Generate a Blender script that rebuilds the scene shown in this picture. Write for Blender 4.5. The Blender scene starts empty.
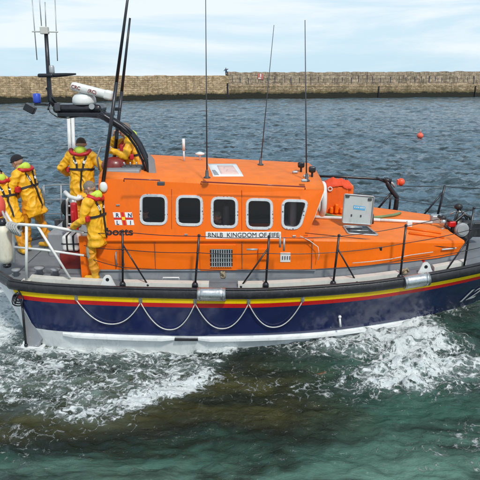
import bpy, bmesh, math, random
import numpy as np
from mathutils import Vector, Matrix, noise as mnoise
from mathutils.bvhtree import BVHTree
from mathutils.geometry import tessellate_polygon
random.seed(7); RNG = np.random.default_rng(11)
C = bpy.context.scene.collection
R = math.radians
# ------------------------------------------------------------------ camera measures
TH = math.atan(165/600); EYE = 4.7; FOC = 600.0
ct, st = math.cos(TH), math.sin(TH)
def ray(px, py):
    x = (px-240)/FOC; u = (240-py)/FOC
    return x, ct+u*st, -st+u*ct
def aY(px, py, Y):
    x, dy, dz = ray(px, py); t = Y/dy
    return Vector((x*t, Y, EYE+dz*t))
def aZ(px, py, Z):
    x, dy, dz = ray(px, py); t = (Z-EYE)/dz
    return Vector((x*t, dy*t, Z))
V = Vector
# ------------------------------------------------------------------ helpers
ORG = {}
def tag(o, label=None, cat=None, group=None, kind=None):
    if label: o['label'] = label
    if cat: o['category'] = cat
    if group: o['group'] = group
    if kind: o['kind'] = kind
    return o
def empty(name, loc, label, cat, group=None, rz=0.0):
    o = bpy.data.objects.new(name, None); C.objects.link(o)
    o.empty_display_size = 0.2
    o.location = loc; o.rotation_euler = (0, 0, rz)
    ORG[o.name] = Vector(loc) if rz == 0 else Vector((0, 0, 0))
    return tag(o, label, cat, group)
class MB:
    def __init__(s): s.v = []; s.f = []; s.m = []; s.s = []; s.wn = False
    def add(s, vs, fs, mi=0, smooth=False):
        b = len(s.v); s.v += [tuple(v) for v in vs]
        for f in fs:
            s.f.append(tuple(i+b for i in f)); s.m.append(mi); s.s.append(smooth)
        return s
    def box(s, lo, hi, mi=0, M=None):
        x0, y0, z0 = lo; x1, y1, z1 = hi
        vs = [V(p) for p in ((x0,y0,z0),(x1,y0,z0),(x1,y1,z0),(x0,y1,z0),(x0,y0,z1),(x1,y0,z1),(x1,y1,z1),(x0,y1,z1))]
        if M: vs = [M @ v for v in vs]
        return s.add(vs, [(0,3,2,1),(4,5,6,7),(0,1,5,4),(1,2,6,5),(2,3,7,6),(3,0,4,7)], mi)
    def rbox(s, lo, hi, r=0.02, mi=0, M=None, seg=3):
        bm = bmesh.new(); bmesh.ops.create_cube(bm, size=1)
        c = [(lo[i]+hi[i])/2 for i in range(3)]; d = [hi[i]-lo[i] for i in range(3)]
        for v in bm.verts: v.co = V((c[0]+v.co.x*d[0], c[1]+v.co.y*d[1], c[2]+v.co.z*d[2]))
        bmesh.ops.bevel(bm, geom=bm.edges[:], offset=min(r, min(d)*.49), segments=seg, affect='EDGES', profile=.5)
        if M: bmesh.ops.transform(bm, matrix=M, verts=bm.verts[:])
        bm.verts.index_update(); s.wn = True
        s.add([v.co.copy() for v in bm.verts], [[v.index for v in f.verts] for f in bm.faces], mi, True); bm.free()
        return s
    def tube(s, pts, r, mi=0, n=8, closed=False, flat=None, caps=True):
        pts = [V(p) for p in pts]; N = len(pts)
        rs = r if isinstance(r, (list, tuple)) else [r]*N
        vs = []; up = None
        for i, p in enumerate(pts):
            a = pts[(i-1) % N] if (closed or i > 0) else p
            b = pts[(i+1) % N] if (closed or i < N-1) else p
            t = (b-a).normalized() if (b-a).length > 1e-9 else V((0,0,1))
            if up is None:
                up = V((0,0,1)) if abs(t.z) < .9 else V((0,1,0))
            u = (up - t*up.dot(t))
            if u.length < 1e-5: u = V((1,0,0)) - t*t.x
            u.normalize(); w = t.cross(u); up = u
            for k in range(n):
                an = 2*math.pi*k/n
                fu, fw = (1, 1) if flat is None else flat
                vs.append(p + u*math.cos(an)*rs[i]*fu + w*math.sin(an)*rs[i]*fw)
        fs = []
        for i in range(N if closed else N-1):
            j = (i+1) % N
            for k in range(n):
                l = (k+1) % n
                fs.append((i*n+k, i*n+l, j*n+l, j*n+k))
        s.add(vs, fs, mi, True)
        if caps and not closed:
            s.add(vs[:n], [tuple(range(n))[::-1]], mi); s.add(vs[-n:], [tuple(range(n))], mi)
        return s
    def rod(s, a, b, r, mi=0, n=8, r2=None): return s.tube([a, b], [r, r if r2 is None else r2], mi, n)
    def lathe(s, prof, c, mi=0, n=20, axis='z', M=None):
        vs = []
        for r, h in prof:
            for k in range(n):
                an = 2*math.pi*k/n; q = V((r*math.cos(an), r*math.sin(an), h))
                if M: q = M @ q
                vs.append(V(c)+q)
        fs = []
        for i in range(len(prof)-1):
            for k in range(n):
                l = (k+1) % n; fs.append((i*n+k, i*n+l, (i+1)*n+l, (i+1)*n+k))
        s.add(vs, fs, mi, True)
        s.add(vs[:n], [tuple(range(n))[::-1]], mi); s.add(vs[-n:], [tuple(range(n))], mi)
        return s
    def ball(s, c, r, mi=0, n=12, m=8, sc=(1,1,1), M=None):
        prof = [(max(1e-4, r*math.sin(math.pi*i/m)), -r*math.cos(math.pi*i/m)) for i in range(m+1)]
        S = Matrix.Diagonal((sc[0], sc[1], sc[2]))
        if M: S = M.to_3x3() @ S
        return s.lathe(prof, c, mi, n, M=S)
    def grid(s, rows, mi=0, smooth=True, closed=False):
        n = len(rows[0]); vs = [p for r in rows for p in r]; fs = []
        for i in range(len(rows)-1):
            for k in range(n if closed else n-1):
                l = (k+1) % n; fs.append((i*n+k, i*n+l, (i+1)*n+l, (i+1)*n+k))
        return s.add(vs, fs, mi, smooth)
    def build(s, name, mats, parent=None, origin=None, rec=True):
        if not isinstance(mats, (list, tuple)): mats = [mats]
        off = V((0,0,0))
        if parent is not None: off = ORG.get(parent.name, V((0,0,0)))
        elif origin is not None: off = V(origin)
        me = bpy.data.meshes.new(name)
        me.from_pydata([tuple(V(v)-off) for v in s.v], [], s.f)
        for m in mats: me.materials.append(m)
        me.polygons.foreach_set('material_index', s.m)
        me.polygons.foreach_set('use_smooth', s.s)
        me.update()
        if rec:
            bm = bmesh.new(); bm.from_mesh(me)
            bmesh.ops.remove_doubles(bm, verts=bm.verts[:], dist=1e-5)
            bmesh.ops.recalc_face_normals(bm, faces=bm.faces[:]); bm.to_mesh(me); bm.free()
        o = bpy.data.objects.new(name, me); C.objects.link(o)
        if s.wn:
            wm = o.modifiers.new('wn', 'WEIGHTED_NORMAL'); wm.keep_sharp = True; wm.weight = 80
        if parent is not None: o.parent = parent; ORG[o.name] = off
        elif origin is not None: o.location = origin; ORG[o.name] = off
        return o
# ------------------------------------------------------------------ materials
def nt(name):
    m = bpy.data.materials.new(name); m.use_nodes = True
    t = m.node_tree; return m, t, t.nodes['Principled BSDF']
def N(t, typ, **kw):
    n = t.nodes.new(typ)
    for k, v in kw.items(): setattr(n, k, v)
    return n
def L(t, a, b): t.links.new(a, b)
def noise(t, scale, detail=4, rough=.55, vec=None, dist=0.0, typ=None):
    n = N(t, 'ShaderNodeTexNoise'); n.inputs['Scale'].default_value = scale
    n.inputs['Detail'].default_value = detail; n.inputs['Roughness'].default_value = rough
    n.inputs['Distortion'].default_value = dist
    if typ: n.noise_type = typ
    if vec is not None: L(t, vec, n.inputs['Vector'])
    return n
def ramp(t, src, stops):
    n = N(t, 'ShaderNodeValToRGB'); e = n.color_ramp.elements
    while len(e) > 2: e.remove(e[-1])
    for i, (p, c) in enumerate(stops):
        if i < 2: e[i].position = p; el = e[i]
        else: el = e.new(p)
        c = c if isinstance(c, (tuple, list)) else (c, c, c)
        el.color = (*c[:3], 1)
    L(t, src, n.inputs['Fac']); return n
def mixc(t, fac, a, b, blend='MIX'):
    n = N(t, 'ShaderNodeMix', data_type='RGBA', blend_type=blend)
    for s, v in ((0, fac), (6, a), (7, b)):
        if hasattr(v, 'is_linked') or hasattr(v, 'links'): L(t, v, n.inputs[s])
        else: n.inputs[s].default_value = (*v[:3], 1) if isinstance(v, (tuple, list)) else v
    return n.outputs[2]
def mth(t, op, a, b=None, c=None, clamp=False):
    n = N(t, 'ShaderNodeMath', operation=op); n.use_clamp = clamp
    for i, v in enumerate((a, b, c)):
        if v is None: continue
        if hasattr(v, 'links'): L(t, v, n.inputs[i])
        else: n.inputs[i].default_value = v
    return n.outputs[0]
def objv(t, sc=(1,1,1)):
    tc = N(t, 'ShaderNodeTexCoord'); mp = N(t, 'ShaderNodeMapping')
    mp.inputs['Scale'].default_value = sc; L(t, tc.outputs['Object'], mp.inputs['Vector']); return mp.outputs[0]
def mat(name, col, rough=.5, metal=0.0, var=.12, vs=3.0, bump=0.0, bs=40.0, dirt=0.0, dirtcol=(.12,.09,.06), spec=.5, coat=0.0):
    m, t, b = nt(name); v = objv(t)
    n1 = noise(t, vs, 5, .6, v)
    lo = tuple(max(0, c*(1-var)) for c in col); hi = tuple(min(1, c*(1+var)) for c in col)
    c = ramp(t, n1.outputs[0], [(.3, lo), (.7, hi)]).outputs[0]
    if dirt:
        n2 = noise(t, vs*2.7, 8, .7, objv(t, (1,1,.35)))
        f = ramp(t, n2.outputs[0], [(.52, 0.0), (.75, dirt)]).outputs[0]
        c = mixc(t, f, c, dirtcol)
    L(t, c, b.inputs['Base Color'])
    r = ramp(t, noise(t, vs*4, 4, .6, v).outputs[0], [(.3, max(0, rough-.1)), (.7, min(1, rough+.1))]).outputs[0]
    L(t, r, b.inputs['Roughness']); b.inputs['Metallic'].default_value = metal
    b.inputs['Specular IOR Level'].default_value = spec
    b.inputs['Coat Weight'].default_value = coat; b.inputs['Coat Roughness'].default_value = .12
    if bump:
        bn = N(t, 'ShaderNodeBump'); bn.inputs['Strength'].default_value = bump; bn.inputs['Distance'].default_value = .01
        L(t, noise(t, bs, 4, .6, v).outputs[0], bn.inputs['Height']); L(t, bn.outputs[0], b.inputs['Normal'])
    return m
M_or = mat('orange_paint', (.86,.150,.002), .36, var=.07, vs=1.6, bump=.2, bs=7, dirt=.4, dirtcol=(.5,.12,.02), spec=.32)
M_ort = mat('orange_deck_paint', (.80,.18,.015), .7, var=.12, vs=4, bump=.6, bs=120, dirt=.45, dirtcol=(.42,.2,.1))
M_ors = mat('orange_shell', (.85,.14,.01), .45, var=.1, dirt=.25)
M_navy = mat('navy_paint', (.010,.018,.082), .18, var=.2, vs=2.2, bump=.22, bs=3.5, dirt=.12, dirtcol=(.035,.05,.11), coat=.8)
M_yel = mat('yellow_stripe', (.92,.62,.0), .35, var=.06, dirt=.3, dirtcol=(.4,.25,.05))
M_red = mat('red_stripe', (.6,.012,.012), .35, var=.1, dirt=.2)
M_boot = mat('white_bottom_paint', (.74,.77,.77), .45, var=.08, dirt=.5, dirtcol=(.28,.32,.3))
M_white = mat('white_paint', (.72,.73,.71), .4, var=.06, dirt=.35, dirtcol=(.4,.38,.33))
M_cream = mat('cream_paint', (.56,.56,.51), .5, var=.08, dirt=.4, dirtcol=(.3,.27,.22))
M_deck = mat('grey_deck_paint', (.17,.19,.21), .75, var=.15, bump=.6, bs=150, dirt=.4, dirtcol=(.1,.1,.1))
M_greyp = mat('grey_paint', (.26,.28,.30), .5, var=.1, dirt=.3)
M_dgrey = mat('dark_grey_paint', (.06,.065,.075), .5, var=.2, dirt=.2)
M_rub = mat('black_rubber', (.022,.023,.027), .42, var=.3, vs=5, bump=.3, bs=30, dirt=.4, dirtcol=(.09,.09,.09))
M_blk = mat('black_paint', (.014,.015,.02), .32, var=.3)
M_steel = mat('steel', (.55,.56,.56), .3, metal=.9, var=.1, bump=.2, bs=20)
M_galv = mat('grey_metal', (.42,.44,.45), .5, metal=.5, var=.1, dirt=.3)
M_frame = mat('window_frame_metal', (.64,.66,.67), .42, metal=.35, var=.12, vs=12)
def dotted(m):
    t = m.node_tree; b = t.nodes['Principled BSDF']; src = b.inputs['Base Color'].links[0].from_socket
    vo = N(t, 'ShaderNodeTexVoronoi'); vo.inputs['Scale'].default_value = 17; vo.inputs['Randomness'].default_value = .35; L(t, objv(t), vo.inputs['Vector'])
    f = ramp(t, vo.outputs['Distance'], [(.2,1.),(.3,0.)]).outputs[0]
    L(t, mixc(t, f, src, (.13,.14,.15)), b.inputs['Base Color'])
dotted(M_frame)
M_rope = mat('white_rope', (.6,.6,.56), .8, var=.15, vs=30)
M_oil = mat('yellow_oilskin', (.84,.43,.010), .48, var=.14, vs=7, bump=.9, bs=16, dirt=.4, dirtcol=(.5,.24,.02))
M_trs = mat('ochre_oilskin', (.66,.27,.010), .55, var=.18, vs=8, bump=.9, bs=16, dirt=.35, dirtcol=(.3,.16,.04))
M_patch = mat('grey_knee_patch', (.33,.32,.24), .7, var=.15)
M_bootb = mat('yellow_boot', (.68,.36,.02), .5, dirt=.4)
M_skin = mat('skin', (.52,.28,.2), .5, var=.1)
M_lime = mat('lime_hood', (.5,.66,.06), .65, var=.15, bump=.6, bs=20)
M_ljr = mat('red_lifejacket', (.5,.015,.02), .55, var=.2, bump=.4, bs=20)
M_web = mat('black_webbing', (.015,.015,.018), .7)
M_refl = mat('reflective_tape', (.75,.75,.72), .35)
M_hairg = mat('grey_hair', (.2,.17,.14), .8, var=.4, vs=60, bump=.8, bs=80)
M_hairb = mat('brown_hair', (.06,.04,.025), .8, var=.4, vs=60, bump=.8, bs=80)
M_beanie = mat('black_wool', (.012,.013,.016), .9, bump=.6, bs=90)
M_navyw = mat('navy_wool', (.012,.014,.045), .9, bump=.6, bs=90)
M_eye = mat('eye_dark', (.03,.02,.02), .3)
M_maroon = mat('maroon_vinyl', (.2,.02,.015), .35, var=.2, coat=.3)
M_grn = mat('green_hose', (.16,.24,.1), .55, var=.2)
M_blue = mat('blue_plastic', (.03,.07,.45), .35)
M_dglass = mat('lens_glass', (.05,.06,.07), .08)
M_ltblue = mat('blue_label', (.12,.45,.75), .5)
M_pink = mat('faded_pink_print', (.72,.5,.45), .6)
M_txt = mat('black_lettering', (.012,.012,.016), .5, var=.1)
M_txtw = mat('white_lettering', (.75,.76,.76), .5, var=.05)
M_gun = mat('machine_black', (.03,.032,.035), .4, metal=.3, var=.4, dirt=.4, dirtcol=(.2,.19,.17))
def glass_mat():
    m = bpy.data.materials.new('window_glass'); m.use_nodes = True; t = m.node_tree
    t.nodes.remove(t.nodes['Principled BSDF']); out = t.nodes['Material Output']
    tr = N(t, 'ShaderNodeBsdfTransparent'); tr.inputs[0].default_value = (.88,.9,.9,1)
    gl = N(t, 'ShaderNodeBsdfGlossy'); gl.inputs['Roughness'].default_value = .03
    fr = N(t, 'ShaderNodeFresnel'); fr.inputs[0].default_value = 1.42
    mx = N(t, 'ShaderNodeMixShader'); L(t, fr.outputs[0], mx.inputs[0]); L(t, tr.outputs[0], mx.inputs[1]); L(t, gl.outputs[0], mx.inputs[2])
    L(t, mx.outputs[0], out.inputs[0]); return m
M_glass = glass_mat()
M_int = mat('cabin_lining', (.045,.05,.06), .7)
# ------------------------------------------------------------------ numpy noise
def vnoise(x, y, seed=0):
    xi = np.floor(x).astype(np.int64); yi = np.floor(y).astype(np.int64); fx = x-xi; fy = y-yi
    fx = fx*fx*fx*(fx*(fx*6-15)+10); fy = fy*fy*fy*(fy*(fy*6-15)+10)
    def h(a, b):
        n = (a*374761393 + b*668265263 + seed*982451653) & 0x7fffffff
        n = ((n ^ (n >> 13))*1274126177) & 0x7fffffff
        return ((n ^ (n >> 16)) & 0xffff)/65535.0*2-1
    return (h(xi,yi)*(1-fx)+h(xi+1,yi)*fx)*(1-fy)+(h(xi,yi+1)*(1-fx)+h(xi+1,yi+1)*fx)*fy
def fbm(x, y, o=4, seed=0, g=.5):
    s = 0; a = 1
    for k in range(o): s = s + a*vnoise(x+k*17.3, y-k*9.1, seed+k); x = x*2.03; y = y*2.03; a *= g
    return s
def sst(a, b, x):
    t = np.clip((x-a)/(b-a), 0, 1); return t*t*(3-2*t)
# ------------------------------------------------------------------ hull curves (measured)
CY = 11.4
OUT = [(-4.85,11.4),(-4.78,11.0),(-4.6,10.6),(-4.32,10.22),(-3.98,9.84),(-3.93,9.78),(-3.4,9.6),(-2.5,9.45),(-1.5,9.35),(-.5,9.3),(.5,9.29),(1.5,9.36),(2.5,9.5),(3.5,9.72),(4.3,9.97),(5.1,10.27),(5.8,10.62),(6.3,10.98),(6.6,11.4)]
CHN = [(-4.4,11.4),(-4.36,11.0),(-4.25,10.6),(-4.02,10.25),(-3.7,9.9),(-3.65,9.84),(-3.2,9.7),(-2.4,9.58),(-1.5,9.5),(-.5,9.46),(.5,9.5),(1.4,9.62),(2.3,9.85),(3.2,10.15),(3.9,10.45),(4.55,10.75),(5.1,11.0),(5.5,11.2),(5.75,11.4)]
XS = [p[0] for p in OUT]
def shz(x):  # rubbing strake centre height
    return float(np.interp(x, [-5,-3,-1.5,.3,1.5,2.2,3.1,4.2,5.5,6.7], [1.22,1.22,1.225,1.23,1.27,1.30,1.37,1.47,1.62,1.78]))
def chz(x):
    return float(np.interp(x, [-5,-3.5,-1,0,1.5,2.5,3.5,4.5,5.8], [.38,.38,.39,.395,.40,.42,.45,.50,.62]))
def densify(pts, k=3):
    P = [V((p[0], p[1], 0)) for p in pts]; out = []
    for i in range(len(P)-1):
        p0 = P[max(i-1,0)]; p1 = P[i]; p2 = P[i+1]; p3 = P[min(i+2,len(P)-1)]
        if i == 0: p0 = V((P[1].x, 2*CY-P[1].y, 0))
        for j in range(k):
            t = j/k
            out.append(.5*((2*p1)+(p2-p0)*t+(2*p0-5*p1+4*p2-p3)*t*t+(3*p1-p0-3*p2+p3)*t**3))
    out.append(P[-1]); return out
OD = densify(OUT); CD = densify(CHN)
NST = len(OD); CORN = 5*3
def gunY(x):
    return float(np.interp(x, [p.x for p in OD[CORN:]], [p.y for p in OD[CORN:]]))
def hullpt(x, z):   # point on the near topside at length x, height z
    # blend between gunwale and chine curve
    g = gunY(x); zg = shz(x)-.1
    cx = [p.x for p in CD[CORN:]]; cyv = [p.y for p in CD[CORN:]]
    c = float(np.interp(x, cx, cyv)); zc = chz(x)
    f = min(1, max(0, (zg-z)/(zg-zc)))
    return V((x, g+(c-g)*f, z))
# ================================================================== lifeboat
boat = empty('lifeboat', (0.6, CY, 0), 'orange and navy rescue lifeboat under way with crew in yellow on its deck', 'lifeboat')
def hull():
    mb = MB()
    rows_all = []
    for side in (1, -1):
        cols = []
        for i in range(NST):
            g = OD[i]; c = CD[i]; zg = shz(g.x); zc = chz(c.x)
            def L_(z):
                f = (zg-.1-z)/(zg-.1-zc); f = max(0, min(1, f)); return g.lerp(c, f)
            pts = []
            for z in (zg+.06, zg-.1, zg-.185, zg-.265):
                q = L_(z); pts.append(V((q.x, q.y, z)))
            q3 = pts[-1]; zz = zg-.265
            for k in range(1, 4):
                z = zz+(zc-zz)*k/4; q = L_(z); pts.append(V((q.x, q.y+.012*math.sin(math.pi*k/4), z)))
            pts.append(V((c.x, c.y, zc)))
            inn = (CY-c.y)
            pts.append(V((c.x*.995, c.y+.015, zc-.05)))
            pts.append(V((c.x*.985, c.y+.1*min(1, inn), .05)))
            pts.append(V((c.x*.97, c.y+.3*min(1, inn), -.35)))
            pts.append(V((c.x*.93, CY, -.7)))
            if side == -1: pts = [V((p.x, 2*CY-p.y, p.z)) for p in pts]
            cols.append(pts)
        mats = [4, 1, 2, 0, 0, 0, 0, 3, 3, 3, 3]
        for r in range(11):
            for i in range(NST-1):
                m = mats[r]
                if i < CORN and 1 <= r <= 10: m = 3
                a, b, c_, d = cols[i][r], cols[i+1][r], cols[i+1][r+1], cols[i][r+1]
                mb.add([a,b,c_,d], [(0,1,2,3)], m, True)
    return mb.build('hull', [M_navy, M_yel, M_red, M_boot, M_greyp], boat)
hl = hull()
# spray rail on the chine
mb = MB()
def cpt(x, dy, dz):
    cx = [p.x for p in CD[CORN:]]; cyv = [p.y for p in CD[CORN:]]
    return V((x, float(np.interp(x, cx, cyv))+dy, chz(x)+dz))
for x0, x1 in ((-3.1, -1.12), (-.72, 3.2)):
    n = int((x1-x0)*5)
    rows = []
    for k in range(n+1):
        x = x0+(x1-x0)*k/n; e = min(1, (x-x0)/.2, (x1-x)/.2)*.06
        rows.append([cpt(x,0.02,-.075), cpt(x,-e-.005,-.075), cpt(x,-e-.005,-.035), cpt(x,.02,-.02)])
    mb.grid(rows, 0, False)
mb.build('spray_rail', M_boot, boat)
mb = MB(); mb.box((-1.12,9.44,.31),(-.72,9.6,.345)); mb.build('chine_slot', M_blk, boat)
# rubbing strake round the whole boat
loop = [V((p.x, p.y+.005, shz(p.x))) for p in OD] + [V((p.x, 2*CY-p.y-.005, shz(p.x))) for p in OD[::-1][1:-1]]
mb = MB(); mb.tube(loop, .1, n=12, closed=True, flat=(1.0,.72))
l2 = [p+V((0,-.05 if p.y < CY else .05, .085)) for p in loop]; mb.tube(l2, .018, n=6, closed=True)
mb.build('rubbing_strake', M_rub, boat)
for px0, px1 in ((198,226),(405,430)):
    mb = MB(); x0 = aY(px0, 290, 9.4).x; x1 = aY(px1, 285, 9.5).x
    pts = [V((x, gunY(x)-.03, shz(x))) for x in np.linspace(x0, x1, 6)]
    mb.tube(pts, .112, n=14, flat=(1.03,.92))
    for x in (x0+.03, x1-.03): mb.tube([V((x-.012, gunY(x)-.03, shz(x))), V((x+.012, gunY(x)-.03, shz(x)))], .118, n=14)
    mb.build('strake_clamp', M_steel, boat)
# deck
rows = []
for i in range(NST):
    p = OD[i]; z = shz(p.x)+.06
    hw = max(0.0, CY-p.y)
    rows.append([V((p.x, CY+hw*k/6, z+.04*(1-(k/6)**2))) for k in range(-6, 7)])
mb = MB(); mb.grid(rows); mb.build('deck', M_deck, boat)
def dz(x): return shz(x)+.065
# toe plates
def toe(px0, px1, h=.085):
    mb = MB(); x0 = aY(px0, 283, 9.45).x; x1 = aY(px1, 280, 9.5).x
    rows = []; n = max(2, int((x1-x0)*5))
    for k in range(n+1):
        x = x0+(x1-x0)*k/n; y = gunY(x)+.1; z = dz(x)-.02
        rows.append([V((x,y,z)), V((x,y+.005,z+h)), V((x,y+.14,z+h+.01)), V((x,y+.15,z))])
    mb.grid(rows, 0, False); mb.add(rows[0], [(0,1,2,3)]); mb.add(rows[-1], [(3,2,1,0)])
    mb.build('toe_plate', M_cream, boat)
for a in ((23,101),(120,209),(238,402),(440,475)): toe(*a)
for x, y in ((5.2,0),):
    pass
def eye_plate(px, py0, py1):
    mb = MB(); x = aY(px, py1, 9.5).x; y = gunY(x)+.07; z0 = dz(x)
    h = .19
    prof = [(-.13,0),(.13,0),(.06,h*.85),(.03,h),(-.03,h),(-.06,h*.85)]
    f = [V((x+a, y, z0+b)) for a, b in prof]; g = [p+V((0,.03,0)) for p in f]; n = len(f)
    mb.add(f+g, [tuple(range(n)), tuple(range(2*n-1, n-1, -1))]+[(i,(i+1)%n,(i+1)%n+n,i+n) for i in range(n)])
    o = mb.build('eye_plate', M_white, boat)
    mb = MB(); mb.tube([V((x,y-.004,z0+h*.62)), V((x,y+.002,z0+h*.62))], .03, n=12); mb.build('eye_hole', M_blk, o)
eye_plate(108,276,286); eye_plate(429,268,279)
# mooring bollards
for px, py, h, rr in ((40,276,.17,.065),(56,277,.16,.06),(16.5,276,.13,.055)):
    p = aZ(px, py, 1.29); mb = MB()
    mb.lathe([(rr*.85,0),(rr*.85,h-.04),(rr*1.35,h-.035),(rr*1.35,h),(.01,h+.005)], p, n=18); mb.build('bollard', M_greyp, boat)
# bolts along strake
# transom gear: raked pale skeg plate, rod, coil
mb = MB()
a = [aY(22,297,9.86), aY(38,333,9.82), aY(41,340,9.82), aY(37,350,9.8), aY(27,349,9.86)]
f = a; g = [p+V((.02,.06,0)) for p in a]; n = 5
mb.add(f+g, [tuple(range(n)), tuple(range(2*n-1, n-1, -1))]+[(i,(i+1)%n,(i+1)%n+n,i+n) for i in range(n)])
mb.build('transom_plate', M_greyp, boat)
mb = MB(); mb.rbox(aY(22,357,9.9)+V((0,-.12,0)), aY(45,345,9.9)+V((0,.35,0)), .02); mb.rbox(aY(23,346,9.9), aY(33,342,9.9)+V((0,.2,0)), .01)
mb.build('step', M_boot, boat)
mb = MB(); mb.rod(aY(22,303,9.78), aY(26,346,9.8), .022); mb.ball(aY(26,345,9.8), .035); mb.build('transom_rod', M_blk, boat)
mb = MB()
for q in range(3):
    c = aY(17.5+q*.9, 300-q*1.5, 9.7+.02*q); rr = .12-.015*q
    mb.tube([c+V((rr*.75*math.cos(a), .03*math.sin(3*a), rr*math.sin(a))) for a in np.linspace(0, 2*math.pi, 18)[:-1]], .012, n=6, closed=True)
mb.rod(aY(19,291,9.72), aY(15,304,9.72), .014)
tag(mb.build('rope_coil', M_blk, None, origin=tuple(aY(18,306,9.7))), 'dark rope coil hung at the stern corner below the black strake', 'rope')
# life lines looped along the topside
att = [75,141,195.5,248.5,302]
for i in range(4):
    mb = MB(); xa = aY(att[i], 298, 9.42).x; xb = aY(att[i+1], 298, 9.4).x
    pts = []
    sag = .5+(.03 if i == 1 else 0)-(.05 if i == 0 else 0)
    for k in range(25):
        t = k/24; x = xa+(xb-xa)*t; z = shz(x)-.17 - sag*(1-abs(2*t-1)**2.2)
        q = hullpt(x, z); pts.append(q+V((0,-.028,0)))
    mb.tube(pts, .0095, n=6); mb.build('grab_line', M_rope, boat)
for pxa in att:
    mb = MB(); x = aY(pxa, 298, 9.42).x; z = shz(x)-.15
    q = hullpt(x, z)
    mb.rbox(q+V((-.03,-.02,-.03)), q+V((.03,.01,.06)), .01); mb.rod(q+V((0,-.03,-.03)), q+V((0,-.03,.05)), .016)
    mb.build('line_fixing', M_steel, boat)
mb = MB(); q = hullpt(aY(338,327,9.7).x, .62); mb.rod(q+V((0,-.03,.06)), q+V((.02,-.04,-.1)), .018); mb.ball(q+V((0,-.03,.08)), .03); mb.build('hull_tap', M_white, boat)
# ------------------------------------------------------------------ superstructure
KZ = 2.01
def topz(x): return 3.02-.052*(x+1.3)
YB, YK, YT = 9.82, 9.83, 9.98
def side(px, py):          # pixel -> point on the upper near cabin side
    x, dy, dz_ = ray(px, py)
    # plane through (0,YK,KZ) and (0,YT,3.0)
    n = V((0, 3.0-KZ, -(YT-YK)));
    t = (n.dot(V((0, YK, KZ-EYE))))/(n.x*x+n.y*dy+n.z*dz_)
    return V((x*t, dy*t, EYE+dz_*t))
TILT = math.atan2(YT-YK, 3.0-KZ)
NRM = V((0,-math.cos(TILT), math.sin(TILT)))
AX, FXb, FXt = -2.42, 1.13, 1.42
def rr_poly(pts, r=.07, seg=5):
    out = []; n = len(pts)
    for i in range(n):
        p = pts[i]; a = (pts[i-1]-p); b = (pts[(i+1)%n]-p); ra = min(r, a.length*.45, b.length*.45)
        a.normalize(); b.normalize()
        for k in range(seg+1):
            t = k/seg; out.append(p + a*ra*(1-t)**2 + b*ra*t**2)
    return out
def off_poly(poly, d):
    c = sum(poly, V((0,0,0)))/len(poly); out = []
    n = len(poly)
    for i in range(n):
        a = poly[i-1]; b = poly[(i+1)%n]; t = (b-a).normalized(); nn = t.cross(NRM)
        if nn.dot(poly[i]-c) < 0: nn = -nn
        out.append(poly[i]+nn*d)
    return out
WIN = [((139.5,194),(167.5,194.5),(167.5,225.5),(139.5,225)), ((175.7,195),(203,195.5),(203,226.5),(175.7,226)),
       ((210.7,196.5),(238,197),(238,228.5),(210.7,228)), ((245.7,198),(273,198.7),(273,230),(245.7,229.5)),
       ((281.5,199),(309.5,199.8),(300.5,230),(281,229.3))]
winpoly = [rr_poly([side(*q) for q in w], .135, 7) for w in WIN]
winin = [off_poly(p, -.022) for p in winpoly]
def house():
    mb = MB()
    prof_top = lambda x: [(YT+.0, topz(x)-.05), (YT+.03, topz(x)-.005), (YT+.09, topz(x)+.022), (YT+.45, topz(x)+.07), (CY, topz(x)+.12)]
    # near side upper wall with window openings
    outer = [V((AX, YK, KZ)), V((FXb, YK, KZ)), V((FXt, YT, topz(FXt)-.05)), V((AX+.05, YT, topz(AX)-.05))]
    loops = [outer]+[list(p) for p in winin]
    flat = [p for l in loops for p in l]
    tris = tessellate_polygon([[V((p.x, p.z, 0)) for p in l] for l in loops])
    mb.add(flat, tris, 0)
    # reveals
    for p in winin:
        n = len(p); q = [a+V((0,.06,0)) for a in p]
        mb.add(p+q, [(i,(i+1)%n,(i+1)%n+n,i+n) for i in range(n)], 0)
    mir = lambda p: V((p[0], 2*CY-p[1], p[2]))
    mb.add([mir(p) for p in outer], [(0,1,2,3)], 0)
    # roof
    rows = []
    for x in np.linspace(AX+.05, FXt, 9):
        pr = [V((x, y, z)) for y, z in prof_top(x)]
        rows.append(pr+[V((x, 2*CY-p.y, p.z)) for p in pr[::-1][1:]])
    mb.grid(rows, 1, True)
    # overhang lip at front
    # aft and front ends
    aft = rows[0]; mb.add([V((AX,YK,KZ))]+aft+[mir((AX,YK,KZ))], [tuple(range(len(aft)+2))], 0)
    fr = rows[-1]; mb.add([V((FXb,YK,KZ))]+fr+[mir((FXb,YK,KZ))], [tuple(range(len(fr)+2))], 0)
    return mb.build('wheelhouse', [M_or, M_ort], boat)
wh = house()
# dark lining box so the windows look into a cabin
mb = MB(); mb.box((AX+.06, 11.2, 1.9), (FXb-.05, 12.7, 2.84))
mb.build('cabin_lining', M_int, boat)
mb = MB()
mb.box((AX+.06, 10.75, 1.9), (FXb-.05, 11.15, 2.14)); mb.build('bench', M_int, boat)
for px, hgt, m in ((160,.62,M_maroon),(222,.5,M_dgrey),(292,.75,M_greyp)):
    p = side(px, 228); mb = MB(); mb.rbox((p.x+.0, 10.3, 2.0), (p.x+.12, 10.7, 2.0+hgt), .05); mb.rbox((p.x-.28,10.3,2.0),(p.x+.1,10.7,2.14),.04); mb.build('cabin_seat', m, boat)
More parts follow.
